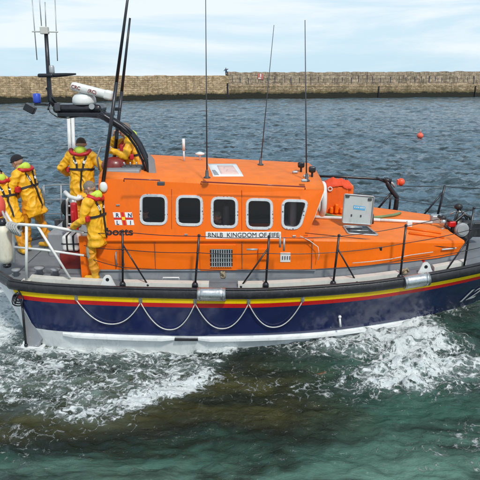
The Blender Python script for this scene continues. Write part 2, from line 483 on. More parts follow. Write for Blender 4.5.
# lower trunk
def trunk():
    mb = MB()
    xs = [-2.52, -1.5, 0, 1.2, 2.0, 2.8, 3.5, 3.92]
    yb = [9.8, 9.8, 9.8, 9.81, 9.86, 9.97, 10.14, 10.32]
    zt = [2.01, 2.01, 2.01, 2.01, 1.985, 1.94, 1.88, 1.84]
    rows = []
    for x, y, z in zip(xs, yb, zt):
        zb = 1.47+max(0, x-1.2)*.045; cam = .07
        r = [V((x,y+.03,dz(x)-.03)), V((x,y+.03,zb)), V((x,y,zb+.01)), V((x+(.1 if x > 3.9 else 0),y+.02,z-.035)), V((x+(.1 if x > 3.9 else 0),y+.05,z)), V((x,y+.5,z+cam*.6)), V((x, CY, z+cam))]
        rows.append(r+[V((p.x, 2*CY-p.y, p.z)) for p in r[::-1][1:]])
    m = []
    n = len(rows[0])
    for i in range(len(rows)-1):
        for k in range(n-1):
            kk = min(k, n-2-k)
            mi = 2 if kk == 0 else (1 if kk >= 4 else 0)
            mb.add([rows[i][k], rows[i][k+1], rows[i+1][k+1], rows[i+1][k]], [(0,1,2,3)], mi, False)
    for r in (rows[0], rows[-1]):
        mb.add(r, [tuple(range(n))], 0)
    return mb.build('deckhouse', [M_or, M_ort, M_greyp], boat)
trunk()
# windows
def window(poly, inner, name='window'):
    mb = MB(); n = len(poly)
    o1 = [p+NRM*.0 for p in poly]; o2 = [p+NRM*.02 for p in off_poly(poly, -.006)]
    i2 = [p+NRM*.02 for p in off_poly(poly, -.042)]; i1 = [p-NRM*.02 for p in off_poly(poly, -.05)]
    o1 = off_poly(o1, .004)
    mb.grid([o1, o2, i2, i1], 0, False, closed=True)
    for i in range(0, n): pass
    fr = mb.build('window', M_frame, boat)
    mb = MB(); mb.add([p-NRM*.012 for p in off_poly(poly, -.03)], [tuple(range(n))]); mb.build('pane', M_glass, fr)
for p, q in zip(winpoly, winin): window(p, q)
# windscreen panes on the reverse-raked front
fn = V((KZ-topz(FXt), 0, FXt-FXb)).normalized()
for k in range(3):
    y0 = YK+.14+k*1.0; y1 = y0+.86
    def fp(y, f): 
        return V((FXb+(FXt-FXb)*f, y, KZ+(topz(FXt)-.05-KZ)*f))
    q = rr_poly([fp(y0,.3), fp(y1,.3), fp(y1,.92), fp(y0,.92)], .1)
    inn = [p.lerp(sum(q, V((0,0,0)))/len(q), .13) for p in q]
    d = V((.02,0,-.006)); mb = MB(); mb.grid([q, [p+d for p in q], [p+d for p in inn], inn], 0, False, closed=True)
    fr = mb.build('windscreen', M_white, boat)
    mb = MB(); mb.add([p+d*.4 for p in inn], [tuple(range(len(inn)))]); mb.build('pane', M_dglass, fr)
# text
def text(s, c0, h, m, name, parent, tilt=0.0, shear=0.0, rotp=0.0, bold=.0, wid=None, align='LEFT', Mx=None):
    cu = bpy.data.curves.new(name, 'FONT'); cu.body = s; cu.size = h/.72; cu.extrude = .001; cu.align_x = align
    cu.shear = shear; cu.offset = bold
    tmp = bpy.data.objects.new(name+'_tmp', cu); C.objects.link(tmp)
    bpy.context.view_layer.update()
    me = bpy.data.meshes.new_from_object(tmp.evaluated_get(bpy.context.evaluated_depsgraph_get()))
    C.objects.unlink(tmp); bpy.data.objects.remove(tmp); bpy.data.curves.remove(cu)
    xs = [v.co.x for v in me.vertices]; w = max(xs)-min(xs); sx = (wid/w) if wid else 1
    T = Mx if Mx else (Matrix.Translation(V(c0)) @ Matrix.Rotation(rotp, 4, 'Y') @ Matrix.Rotation(math.pi/2-tilt, 4, 'X'))
    off = ORG.get(parent.name, V((0,0,0)))
    for v in me.vertices: v.co = (T @ V((v.co.x*sx, v.co.y, v.co.z)))-off
    me.materials.clear(); me.materials.append(m)
    o = bpy.data.objects.new(name, me); C.objects.link(o); o.parent = parent; ORG[o.name] = off
    return o
def plate(px0, py0, px1, py1, th, m, name, parent, r=.015, y=None, slope=0.0):
    py0, py1 = min(py0, py1), max(py0, py1)
    if y is None:
        a, b = side(px0, py1), side(px1, py0)
        M = Matrix.Translation(V((0, a.y, a.z))) @ Matrix.Rotation(-TILT, 4, 'X')
        h = (b-a).z/math.cos(TILT)
        mb = MB(); mb.rbox((a.x,-th,0),(b.x,.0,h), r, M=M)
    else:
        a, b = aY(px0, py1, y), aY(px1, py0, y); mb = MB(); mb.rbox((a.x,y-th,a.z),(b.x,y,b.z), r)
    return mb.build(name, m, parent), a, b
# name board straddling the knuckle, tilted slightly
nb, a, b = plate(205.5,239,281,231.6,.03, M_white, 'name_board', boat, .03)
text('RNLB  KINGDOM OF FIFE', side(207.8,238.0)+NRM*.033+V((0,0,.02)), .078, M_txt, 'board_lettering', nb, TILT, wid=1.2, bold=0.0)
p = side(88.5,235)
text('Lifeboats', p+NRM*.006, .125, M_txt, 'side_lettering', boat, TILT, wid=side(132.5,235).x-p.x, bold=.004)
# flag emblem: white panels with navy letters round a red cross
def flag():
    a = side(113,225); b = side(132.5,212); fw = b.x-a.x; fh = (b-a).length*0 + (b.z-a.z)
    base = lambda u, v, d: side(113,225)+V((u*fw,0,0))+V((0, math.tan(TILT)*v*fh, v*fh))+NRM*d
    mb = MB()
    def quad(u0,v0,u1,v1,d,mi,sk=.0):
        mb.add([base(u0-v0*.12+.12,v0,d), base(u1-v0*.12+.12,v0,d), base(u1-v1*.12+.12,v1,d), base(u0-v1*.12+.12,v1,d)], [(0,1,2,3)], mi)
    for u0, v0 in ((0,.58),(.6,.58),(0,0),(.6,0)): quad(u0, v0, u0+.36, v0+.4, .004, 0)
    quad(0,.42,.96,.56,.0045,1); quad(.42,0,.54,.98,.005,1)
    quad(.40,.38,.56,.62,.0055,2)
    o = mb.build('flag_emblem', [M_txtw, M_red, M_yel], boat)
    for s, u0, v0 in (('R',.05,.62),('N',.66,.62),('L',.08,.04),('I',.76,.04)):
        text(s, base(u0+.1,v0,.007), fh*.3, M_navy, 'emblem_letter', o, TILT, bold=.003)
flag()
# lower side fittings
def lowplate(*a, **k): return plate(*a, **k)
vp, a, b = plate(200,270.5,236,244,.03, M_or, 'vent_panel', boat, .012, y=9.815)
mb = MB(); mb.box((aY(210.5,266,9.78).x, 9.772, aY(210,266,9.78).z), (aY(232.5,266,9.78).x, 9.781, aY(232,249,9.78).z)); g = mb.build('vent_recess', M_blk, vp)
mb = MB()
x0, x1 = aY(210.5,266,9.78).x, aY(232.5,266,9.78).x; z0, z1 = aY(210,266,9.78).z, aY(232,249,9.78).z
for k in range(9):
    x = x0+.03+(x1-x0-.06)*k/8; mb.box((x-.008,9.752,z0),(x+.01,9.775,z1), M=Matrix.Identity(4))
for k in range(5):
    z = z0+(z1-z0)*k/4; mb.box((x0,9.748,z-.006),(x1,9.752,z+.006))
mb.build('vent_grille', M_galv, vp)
plate(258,259,267.5,248,.05, M_or, 'locker_lid', boat, .01, y=9.815)
lb, a, b = plate(280,262,290.5,252.5,.015, M_white, 'number_label', boat, .02, y=9.815)
text('1111', V((a.x+.02,9.792,a.z+.05)), .065, M_txt, 'label_digits', lb, wid=b.x-a.x-.04, bold=.002)
for (x0_,y0_,x1_,y1_) in ((117,252,119.5,264),(124,252,126.5,264)): 
    mb = MB(); a, b = aY(x0_,y1_,9.79), aY(x1_,y0_,9.79); mb.tube([V((a.x,9.8,a.z)),V((a.x,9.74,a.z)),V((a.x,9.74,b.z)),V((a.x,9.8,b.z))], .014); mb.build('grab_handle', M_greyp, boat)
plate(419,262,425.5,250,.02, M_red, 'reflector', boat, .01, y=10.12); plate(421,260,424,252,.03, M_blk, 'reflector_recess', boat, .005, y=10.12)
plate(376,250.5,382,246.5,.02, M_blk, 'latch', boat, .005, y=9.95); plate(376,180.5,380,178,.01, M_blk, 'latch', boat, .003, y=14.0) if False else None
mb = MB(); mb.tube([aY(442,249.5,10.13), aY(448,249,10.17), aY(456,248,10.23)], .014); mb.build('grab_handle', M_white, boat)
# fittings, seams
mb = MB(); mb.rod(aY(305,233,9.79), aY(455,248,10.2), .006, n=5); mb.build('lashing_line', M_blk, boat)
pts = [aY(300,236,9.78), aY(310,241,9.76), aY(318,247,9.74), aY(319,254,9.74), aY(318,260,9.74)]
mb = MB(); mb.tube(pts, .007, n=5); mb.build('lashing_line', M_rope, boat)
pts = [aY(352,262,9.8), aY(370,260.5,9.86), aY(390,258,9.92), aY(410,254,10.0), aY(432,251,10.1)]
mb = MB(); mb.tube([p+V((0,-.06,0)) for p in pts], .007, n=5); mb.build('lashing_line', M_rope, boat)
for px in (155, 242, 312):
    mb = MB(); x = aY(px,255,9.8).x; mb.box((x-.004,9.795,1.49),(x+.004,9.803,1.97)); mb.build('panel_seam', M_dgrey, boat)
for (qa, qb) in (((171.6,189),(171.6,229)),((241.8,190),(241.8,230))):
    mb = MB(); mb.tube([side(*qa)+NRM*.001, side(*qb)+NRM*.001], .0035, n=4); mb.build('panel_seam', M_maroon, boat)
for px, py in ((118,205),(186,234.5),(294,236)):
    q = side(px, py); mb = MB(); mb.rbox(q+V((-.03,-.02,-.015)), q+V((.03,.01,.015)), .006); mb.build('side_fitting', M_steel, boat)
# ledge moulding between the wheelhouse and deckhouse
mb = MB(); mb.rbox((-2.5,9.775,KZ-.03),(1.25,9.85,KZ+.012), .012); mb.build('ledge', M_or, boat)
mb = MB(); mb.rbox((-2.5,9.79,1.455),(1.3,9.84,1.475), .005); mb.build('base_trim', M_greyp, boat)
# roof fittings
def roofz(x, y):
    k = abs(y-CY); return topz(x)+float(np.interp(k, [0,.97,1.33,1.42], [.12,.07,.022,-.02]))
def aRoof(px, py):
    x, dy, dz_ = ray(px, py); t = 10.0
    for k in range(30):
        X, Y = x*t, dy*t; t = (roofz(X, Y)-EYE)/dz_
    return V((x*t, dy*t, EYE+dz_*t))
def rail(pa, pb, r=.012):
    a, b = aRoof(*pa), aRoof(*pb); mb = MB(); u = V((0,0,.045))
    mb.tube([a, a+u, b+u, b], r, n=6); mb.build('roof_rail', M_or if False else M_maroon, boat)
rail((124,181.5),(160,183)); rail((201,184.5),(305,189.5))
mb = MB(); p = aRoof(161,183.5); mb.rbox(p+V((-.06,-.04,-.03)), p+V((.06,.03,.03)), .01); mb.build('roof_lamp', M_dgrey, boat)
def roofquad(c, d, m, name, parent=None):
    P = [aRoof(*q) for q in c]; mb = MB(); rows = []
    for v in range(7):
        row = []
        for u in range(7):
            q = P[0].lerp(P[1], u/6).lerp(P[3].lerp(P[2], u/6), v/6); row.append(V((q.x, q.y, roofz(q.x, q.y)+d)))
        rows.append(row)
    mb.grid(rows); 
    edge = rows[0]+[r[-1] for r in rows[1:]]+rows[-1][::-1][1:]+[r[0] for r in rows[1:-1]][::-1]
    low = [p-V((0,0,d+.004)) for p in edge]; mb.grid([edge, low], closed=True, smooth=False)
    return mb.build(name, m, parent or boat)
rp = roofquad([(213,176.5),(243.5,176.5),(236,164),(207.5,164)], .006, M_white, 'roof_panel')
roofquad([(221,174.5),(239,174.5),(233,166),(217,166)], .009, M_pink, 'faded_print', rp)
for k, c in enumerate(([(214.5,175.5),(219,175.5),(215,170.5),(212,170.5)], [(226,172),(236,173.5),(235,171.5),(227,170)], [(224,169.5),(232,168),(231,166.5),(224,167.5)])):
    roofquad(c, .012, M_greyp if k == 0 else M_pink, 'print_mark', rp)
# ------------------------------------------------------------------ aerials
def whip(p0, p1, r0, r1, m, name='whip_aerial', base=True):
    mb = MB(); p0, p1 = V(p0), V(p1)
    if base: mb.lathe([(.06,0),(.055,.02),(.03,.03),(.025,.12),(r0,.14)], p0, n=12)
    mb.rod(p0, p1, r0, r2=r1); return mb.build(name, m, boat)
a = aRoof(207,178); whip(a, (a.x+.02, a.y, 5.85), .013, .006, M_dgrey)
a = aRoof(260.5,165); whip(a, aY(274,25,a.y+.0), .011, .005, M_dgrey)
a = aRoof(306.5,181); whip(a, aY(305,20,a.y), .014, .006, M_dgrey)
a = aRoof(184,161); mb = MB(); mb.rod(a, a+V((0,0,.22)), .018); mb.rod(a+V((0,0,.2)), a+V((0,0,.42)), .028); mb.build('stub_aerial', M_white, boat)
a = aRoof(200,160); mb = MB(); mb.rod(a, a+V((0,0,.1)), .018); mb.lathe([(.03,.09),(.09,.11),(.09,.135),(.02,.16)], a, n=16); mb.build('satellite_aerial', M_white, boat)
for px, py in ((301,172),(312,177)):
    a = aRoof(px, py); mb = MB(); mb.rod(a, a+V((0,0,.1)), .02); mb.rbox(a+V((-.06,-.05,.08)), a+V((.06,.06,.19)), .03)
    mb.lathe([(.04,0),(.05,.04)], a+V((-.06,-.01,.13)), M=Matrix.Rotation(math.pi/2,3,'Y')); mb.build('deck_floodlight', M_blk, boat)
for px, py in ((295,173.5),(306,177.5),(304,182)):
    a = aRoof(px, py); mb = MB(); mb.rbox(a+V((-.05,-.03,0)), a+V((.05,.03,.05)), .02); mb.build('cable_gland', M_galv, boat)
# tall black whips by the aft end
for (q0, q1, y0) in (((103,183),(128,-4),9.95),((114,160),(130,18),10.9)):
    a = aY(*q0, y0); b = aY(*q1, y0); d = (b-a)
    if q1[1] < 0: b = a+d*1.12
    mb = MB(); mb.rod(a, a.lerp(b,.5), .033, r2=.03); mb.rod(a.lerp(b,.5), b, .028, r2=.018)
    mb.build('tall_whip_aerial', M_blk, boat)
a = aY(117,109,10.9); mb = MB(); mb.rbox(a-V((.07,.03,.03)), a+V((.07,.03,.03)), .01); mb.build('aerial_clip', M_blk, boat)
a = aY(103.5,187,9.93); mb = MB(); mb.ball(a, .07, sc=(1,.6,1.3)); mb.build('aerial_mount', M_white, boat)
# ------------------------------------------------------------------ mast frame
YM = 11.2
def arch(yo, near):
    P = [(150,176),(146,160),(139,145),(131,134),(121,126),(100,113)]
    base = [aY(px, py, yo) for px, py in P]
    mb = MB(); pts = []
    for i in range(len(base)-1):
        for j in range(4): pts.append(base[i].lerp(base[i+1], j/4))
    pts.append(base[-1]); mb.tube(pts, .036, n=8)
    P2 = [(147,177),(142.6,161),(136,147),(128.5,136.5),(118.5,128),(97,115)]
    b2 = [aY(px, py, yo+.05) for px, py in P2]; mb.tube(b2, .022, n=8)
    for i in (1, 3): mb.rod(base[i], b2[i], .018)
    return mb.build('mast_frame', M_blk, boat)
arch(10.3, True)
mb = MB()
for i, (px, py) in enumerate(((146,160),(121,126))):
    a = aY(px, py, 10.3); mb.rod(a, V((a.x, 10.52, a.z)), .02)
pts = [aY(px, py, 10.3)+V((0,.22,0)) for px, py in ((150,176),(146,160),(139,145),(131,134),(121,126),(100,113))]
mb.tube(pts, .026); mb.build('mast_frame', M_blk, boat)
mb = MB()
a = aY(149,177,10.25); mb.add([a+V((-.0,0,0)), a+V((.13,0,0)), a+V((.1,0,.3)), a+V((.0,0,.42))], [(0,1,2,3)]); mb.add([a+V((-.0,.03,0)), a+V((.13,.03,0)), a+V((.1,.03,.3)), a+V((.0,.03,.42))], [(3,2,1,0)])
mb.build('frame_gusset', M_greyp, boat)
# mast platform
a, b = aY(55,113,YM), aY(103,104,YM)
mb = MB(); mb.rbox((a.x, YM-.18, a.z), (b.x, YM+.35, b.z), .07)
mb.rbox((a.x+.1, YM-.22, a.z-.06), (b.x+.15, YM+.3, a.z+.02), .02)
mp = mb.build('mast_platform', M_blk, boat)
q = aY(92,106.5,YM-.2); mb = MB(); mb.tube([q, q+V((0,-.03,0))], .05, n=16); mb.build('platform_lamp', M_galv, mp)
q = aY(57.5,107,YM-.2); mb = MB(); mb.rbox(q-V((.05,.02,.07)), q+V((.05,0,.07)), .01); mb.build('platform_badge', M_dgrey, mp)
# radar
q = aY(84.5,104.5,YM); mb = MB(); mb.lathe([(.2,0),(.215,.05),(.205,.12),(.17,.17),(.09,.2),(.07,.26)], q, n=28); rd = mb.build('radar', M_white, boat)
c0, c1 = aY(71,85.5,YM-.1), aY(112,96,YM-.1); d = (c1-c0).normalized(); L_ = (c1-c0).length
Mr = Matrix.Translation((c0+c1)/2) @ Matrix.Rotation(-math.atan2(d.z, d.x), 4, 'Y')
mb = MB(); mb.rbox((-L_/2,-.09,-.075),(L_/2,.09,.075), .06, M=Mr); mb.rbox((L_/2-.15,-.1,-.085),(L_/2+.02,.1,.085), .05, M=Mr); mb.build('scanner_bar', M_white, rd)
for tx, xx in (('CRC',-L_/2+.03),('(RC)',L_/2-.42)):
    text(tx, (0,0,0), .058, M_maroon, 'scanner_mark', rd, Mx=Mr @ Matrix.Translation(V((xx,-.094,-.03))) @ Matrix.Rotation(math.pi/2,4,'X'), bold=.002)
# mast pole and yard
mb = MB(); a, b = aY(50,100,YM), aY(46,33,YM); mb.tube([a+V((.08,0,-.1)), a, a.lerp(b,.4), b], [.05,.045,.04,.035])
mb.rod(aY(46,88,YM), aY(58,106,YM), .018); mb.rod(aY(52,94,YM), aY(48,110,YM), .015)
mast = mb.build('mast', M_blk, boat)
mb = MB(); mb.rbox(aY(39,77.5,YM)+V((0,-.1,0)), aY(54,73.5,YM)+V((0,.12,0)), .03); mb.tube([aY(50,75.5,YM), aY(66,74.7,YM), aY(76,74,YM)], [.04,.03,.015]); mb.build('crosstree', M_blk, mast)
mb = MB(); q = aY(52,74,YM); mb.lathe([(.045,0),(.05,.04),(.05,.12),(.04,.15)], q, n=14); mb.build('mast_light', M_galv, mast)
mb = MB(); q = aY(37.3,103,YM); mb.lathe([(.06,0),(.07,.02),(.07,.15),(.05,.17)], q, n=14); mb.build('blue_light', M_blue, mast)
mb = MB(); mb.rod(aY(35,104,YM), aY(50,105,YM), .02); mb.rbox(aY(35,105.5,YM)-V((.0,.05,0)), aY(46,103,YM)+V((0,.05,0)), .01); mb.build('lamp_bracket', M_blk, mast)
mb = MB(); q = aY(30,108.5,YM); mb.rbox((-.1,-.06,-.07),(.1,.06,.07), .015, M=Matrix.Translation(q) @ Matrix.Rotation(.5,4,'Y')); mb.build('floodlight', M_blk, mast)
mb = MB(); q = aY(44.5,30.5,YM); mb.rbox(q-V((.07,.05,.06)), q+V((.07,.05,.06)), .01); mb.rod(aY(32,31.5,YM), aY(58,32,YM), .012)
ha = mb.build('aerial_array', M_cream, mast)
mb = MB()
for (q0, q1) in (((31.5,-8),(37,60)),((55,0),(57.5,61)),((39,-8),(41.5,26)),((45,2),(46,28))):
    mb.rod(aY(*q0, YM), aY(*q1, YM), .009, n=6)
mb.build('dipoles', M_galv, ha)
# white support leg below the platform
mb = MB()
for px in (68.5, 72.5):
    mb.rod(aY(px,117,12.2), V((aY(px+1,200,12.2).x, 12.25, 1.3)), .035)
mb.build('mast_leg', M_white, boat)
# cables
mb = MB()
mb.tube([aY(48,104,YM-.1), aY(50,112,YM-.1), aY(57,117,YM-.15), aY(68,118,YM-.2), aY(82,116,YM-.2), aY(100,118,YM-.3), aY(118,127,YM-.5)], .012, n=6)
mb.tube([aY(100,110,10.6), aY(110,116,10.4), aY(122,124,10.3), aY(132,133,10.25)], .014, n=6)
mb.build('cable', M_blk, boat)
# ------------------------------------------------------------------ upper steering position
ZC = 3.02
mb = MB(); mb.rbox((-2.42,10.12,2.9),(-1.62,12.5,3.07), .04); mb.rbox((-2.35,10.2,3.02),(-1.72,10.5,3.14), .03)
mb.build('cockpit_coaming', M_greyp, boat)
mb = MB(); q = aY(114,166,10.6); mb.ball(q, .2, sc=(1.15,.9,.85)); mb.rbox(q+V((-.18,-.15,-.3)), q+V((.2,.15,-.05)), .05); mb.build('helm_seat', M_maroon, boat)
mb = MB(); q = aY(133,167,10.5); mb.rbox(q+V((-.2,-.1,-.14)), q+V((.2,.15,.03)), .04); mb.rbox(q+V((-.3,-.14,-.16)), q+V((.26,.1,-.1)), .03); hc = mb.build('helm_console', M_dgrey, boat)
for k in range(3):
    mb = MB(); mb.rod(q+V((-.12+.1*k,-.08,.03)), q+V((-.14+.11*k,-.1,.1)), .012); mb.build('throttle_lever', M_steel, hc)
mb = MB(); q = aY(105,148,11.0)
pts = [aY(99,170,11.0), aY(97,158,11.0), aY(101,147,11.0), aY(109,146,11.0), aY(115,150,11.0), aY(116,163,11.0)]
mb.tube(pts, .018); mb.build('screen_frame', M_galv, boat)
mb = MB(); mb.add([aY(x_, y_, 11.01) for x_, y_ in ((99,168),(98,158),(102,149),(108,148),(114,152),(115,164))], [tuple(range(6))]); mb.build('wind_screen', M_glass, boat)
# ------------------------------------------------------------------ aft working area
mb = MB(); mb.rbox((-3.7,11.1,1.3),(-2.45,12.7,1.78), .04); mb.build('engine_casing', M_greyp, boat)
mb = MB(); mb.rbox((-2.75,9.86,1.3),(-2.5,9.9,2.05), .01); mb.rbox((-2.54,9.9,1.3),(-2.48,12.9,2.6), .01); mb.build('aft_bulkhead', M_or, boat)
mb = MB()
for px in (59,64,): 
    q = aZ(px, 238, 1.3); mb.rbox(q+V((-.06,-.05,0)), q+V((.05,.05,.42)), .02)
mb.build('vent_post', M_dgrey, boat)
a, b = aY(62,252,10.4), aY(78,236,10.4)
mb = MB(); mb.rbox((a.x,10.4,a.z),(b.x,10.75,b.z), .06); wb = mb.build('locker_box', M_white, None, origin=(a.x, 10.6, a.z)); tag(wb, 'white plastic locker box strapped behind the standing near crewman', 'box')
mb = MB()
for f in (.33,.7): x = a.x+(b.x-a.x)*f; mb.rbox((x-.015,10.39,a.z-.005),(x+.015,10.76,b.z+.005), .005)
mb.rbox((a.x-.004,10.392,(a.z+b.z)/2-.01),(b.x+.004,10.5,(a.z+b.z)/2+.01),.004)
mb.build('strap', M_web, wb)
mb = MB(); mb.rbox((a.x-.04,10.36,1.3),(b.x+.05,10.8,a.z-.005), .02); mb.build('box_stand', M_maroon, boat)
# grey ladder frame beside the locker
mb = MB(); 
for px in (67.5,76): mb.tube([aY(px,236,10.9), aY(px-.5,200,10.9), aY(px+3,195,10.9)], .022)
for py in (206,215,224): mb.rod(aY(67.3,py,10.9), aY(76,py,10.9), .016)
mb.build('ladder', M_white, boat)
mb = MB()
for (px, py, r_, c_) in ((66,208,.12,0),(69,217,.1,0),(66,225,.09,0),(73,204,.08,1),(73.5,221,.07,1)):
    mb.ball(aY(px, py, 11.0), r_, c_, sc=(.8,.7,1.3))
tag(mb.build('stowed_bag', [M_beanie, M_galv], None, origin=tuple(aY(68,232,11.0))), 'dark kit bag hung on the ladder behind the near crewman', 'bag')
mb = MB(); mb.rbox(aY(71.5,232,10.1)+V((0,0,0)), aY(76,203,10.1)+V((0,.1,0)), .04); mb.rbox(aY(70.5,222,10.07), aY(74,211,10.07)+V((0,.1,0)), .04)
tag(mb.build('rescue_bag', M_ljr, None, origin=tuple(aY(74,232,10.1))), 'narrow red throw bag hanging in front of the near crewman', 'bag')
# stern pulpit
def pipe(pts, r=.024, m=None, name='stern_rail'):
    mb = MB(); mb.tube(pts, r, n=8); return mb.build(name, m or M_white, boat)
YS = 9.72
pipe([aY(14,262,9.95), aY(13.5,232,9.9), aY(15,226,9.85), aY(19,224.3,YS), aY(50,226.5,YS), aY(84,232.5,YS)], .026)
pipe([aY(26.5,281,YS+.0), aY(26.5,226,YS)], .026); pipe([aY(37.5,226,YS), aY(70,278,YS-.08)], .022)
pipe([aY(14,247,9.92), aY(45,250,YS), aY(84,255.5,YS)], .02)
pipe([aY(14,226,9.9), aY(5,212,10.4), aY(-1,200,10.9), aY(-4,192,11.4)], .024)
mb = MB(); mb.rbox(aY(22,284,YS)+V((0,-.04,0)), aY(31,280,YS)+V((0,.1,0)), .01); mb.build('rail_foot', M_cream, boat)
# far stern rails
far = [(40,206),(45,186),(78,184),(96,184)]
for pts in ([(43,186),(62,184.5),(100,184.5)], [(43,200),(62,199.5),(100,199.5)], [(43,214),(62,213.5),(100,213.5)]):
    pipe([aY(px, py, 13.2) for px, py in pts], .016, M_galv, 'far_rail')
for px in (44,61,78): pipe([aY(px,185,13.2), aY(px+.6,239,13.2)], .02, M_galv, 'far_rail_post')
pipe([aY(38,190,12.8), aY(42.5,187,12.8), aY(44,195,12.8), aY(44,207,12.8)], .02, M_galv, 'far_rail')
pipe([aY(65,192,10.7), aY(70,197,10.6), aY(78,199,10.5), aY(82,197,10.5)], .04, M_white, 'grab_rail')
# ------------------------------------------------------------------ side stanchions and wires
ST = [((122.5,231),(122.7,285),(148,285),244),((199,235.5),(195,285.5),None,0),((269,236.5),(265.7,285.5),(241,286.5),248),
      ((339,235.5),(333,284),(356.5,282),248),((406,225.5),(400,277.5),None,0),((474,208),(463,271),(443,275),238)]
tops = []
for q0, q1, br, ym in ST:
    xb = aY(*q1, 9.5).x; yb_ = gunY(xb)+.1; b = aY(*q1, yb_); a = aY(*q0, yb_+.02); tops.append((a, b))
    mb = MB(); mb.rod(b-V((0,0,.03)), a, .019); mb.lathe([(.055,-.02),(.05,.03),(.03,.06)], b, n=10); mb.ball(a, .026, n=8, m=6)
    for f in (.33,.66): mb.ball(b.lerp(a, f), .023, n=8, m=6)
    if br:
        f = (q1[1]-ym)/(q1[1]-q0[1]); c = b.lerp(a, f); x2 = aY(*br, 9.5).x; e = aY(*br, gunY(x2)+.12); mb.rod(e, c, .014); mb.ball(e, .028, n=8, m=6)
    mb.build('stanchion', M_blk, boat)
ends = (aY(84,232.5,YS), aY(84,256,YS))
end0 = [ends[0], ends[0].lerp(ends[1],.55), ends[1]]
for w, f in enumerate((.985,.66,.33)):
    pts = [end0[w]]
    for a, b in tops:
        q = b.lerp(a, f)
        p0 = pts[-1]
        for k in range(1, 6):
            t = k/6; pts.append(p0.lerp(q, t)-V((0,0,.02*math.sin(math.pi*t))))
        pts.append(q)
    a, b = tops[-1]; q = V((5.9, 10.75, 1.65+f*.85)); pts.append(q)
    mb = MB(); mb.tube(pts, .0065, n=6); mb.build('guard_wire', M_blk, boat)
# bottle screws on the wire
for px, py, y in ((252,249.5,9.42),(280,237.5,9.42),(284,241,9.42)):
    q = aY(px, py, y); mb = MB(); mb.tube([q-V((.09,0,0)), q+V((.09,0,0))], .016) if px < 260 else mb.rod(q+V((0,-.02,.05)), q+V((.0,-.02,-.16)), .018)
    mb.build('wire_tensioner', M_galv, boat)
# ------------------------------------------------------------------ foredeck kit
YF = 13.1
def bar(pts, r=.03, Y=YF, name='far_rail', m=None):
    mb = MB(); mb.tube([aY(px, py, Y) for px, py in pts], r, n=8); mb.build(name, m or M_blk, boat)
bar([(316,176),(346,177),(372,178.5),(388,180)], .028); bar([(347,177),(342,212)], .03, name='far_rail_post')
bar([(385,178),(390,188),(397,197),(396,206),(393,222)], .055, name='far_rail_post')
bar([(384,180),(391,181)], .06); bar([(391,193),(376,211)], .025); bar([(391,194),(389,213)], .022)
bar([(376,178),(387,182)], .03)
bar([(445,185),(436,222)], .026, 13.0, 'far_rail_post'); bar([(443,192),(421,218)], .02, 13.0)
bar([(318,190),(347,192),(395,199),(441,206),(474,211)], .008, 13.0, 'guard_wire'); bar([(397,186),(445,186.5),(500,190)], .008, 13.0, 'guard_wire')
mb = MB(); q = aY(401,182,YF); mb.ball(q, .085, sc=(1,1,1.0)); mb.rbox(q+V((-.09,-.05,-.06)), q+V((-.05,.05,.06)), .01); mb.build('danger_lamp', mat('orange_red_lens', (.8,.09,.03), .25), boat)
mb = MB(); mb.tube([aY(385,184,YF), aY(389,181,YF), aY(393,184,YF), aY(395,187,YF)], .03); mb.build('lamp_arm', M_galv, boat)
# orange stowage case
zt = 2.04
q = aZ(335,214,zt); a = aY(324.5,212,q.y); b = aY(349,186,q.y)
mb = MB(); mb.rbox((a.x,q.y-.02,zt),(b.x,q.y+.35,b.z), .04); mb.rbox((b.x-.02,q.y,zt+.28),(aY(354,190,q.y).x,q.y+.3,b.z+.02), .05)
cs = mb.build('liferaft_case', M_ors, None, origin=(a.x+.2, q.y+.15, zt)); tag(cs, 'upright orange case behind the front of the wheelhouse with red cloth heaped on it', 'case')
mb = MB(); rows = []
c0_ = aY(323,186,q.y+.02); c1_ = aY(352,187,q.y+.02)
for a_ in range(13):
    row = []
    for b__ in range(41):
        u = b__/40; v_ = a_/12; e = (math.sin(math.pi*u)**.4)*(math.sin(math.pi*min(1, v_*.9+.08))**.6)
        x = c0_.x+(c1_.x-c0_.x)*u; y = q.y-.04+.4*v_
        row.append(V((x, y+.02*mnoise.noise(V((x*9,y*9,2))), c0_.z-.03+.15*e+.055*mnoise.noise(V((x*8,y*8,5)))+.03*(1-abs(mnoise.noise(V((x*16,y*12,9))))*2)*e)))
    rows.append(row)
mb.grid(rows); low = [[V((p.x,p.y,p.z-.05)) for p in rows[0]], rows[0]]; mb.grid(low)
cl = mb.build('red_cloth', mat('red_orange_cloth', (.72,.07,.015), .7, bump=.8, bs=25), None, origin=tuple(aY(336,186,q.y)))
tag(cl, 'crumpled red-orange cloth heaped on top of the upright orange case', 'cloth')
mb = MB()
for px, h in ((331,.1),(336,.16),(341,.09)):
    e = aY(px, 212, q.y-.1); mb.rbox(e+V((-.03,-.05,-.02)), e+V((.04,.05,h)), .02)
mb.build('case_clip', M_or, cs)
mb = MB(); e = aY(330,189,q.y-.04); mb.tube([e+V((.04*math.cos(t_),0,.04*math.sin(t_))) for t_ in np.linspace(0,6.28,12)[:-1]], .012, closed=True, n=6); mb.build('case_ring', M_white, cs)
# white rim of a lifebuoy at the wheelhouse front
q = aY(320,196,10.6)
mb = MB(); mb.tube([V((1.48, 10.6+.0*math.cos(t_)+.22*math.cos(t_), 2.55+.27*math.sin(t_))) for t_ in np.linspace(0,2*math.pi,28)[:-1]], .055, n=10, closed=True)
tag(mb.build('lifebuoy', M_white, None, origin=(1.48,10.6,2.25)), 'white lifebuoy ring on the raked front of the wheelhouse', 'lifebuoy')
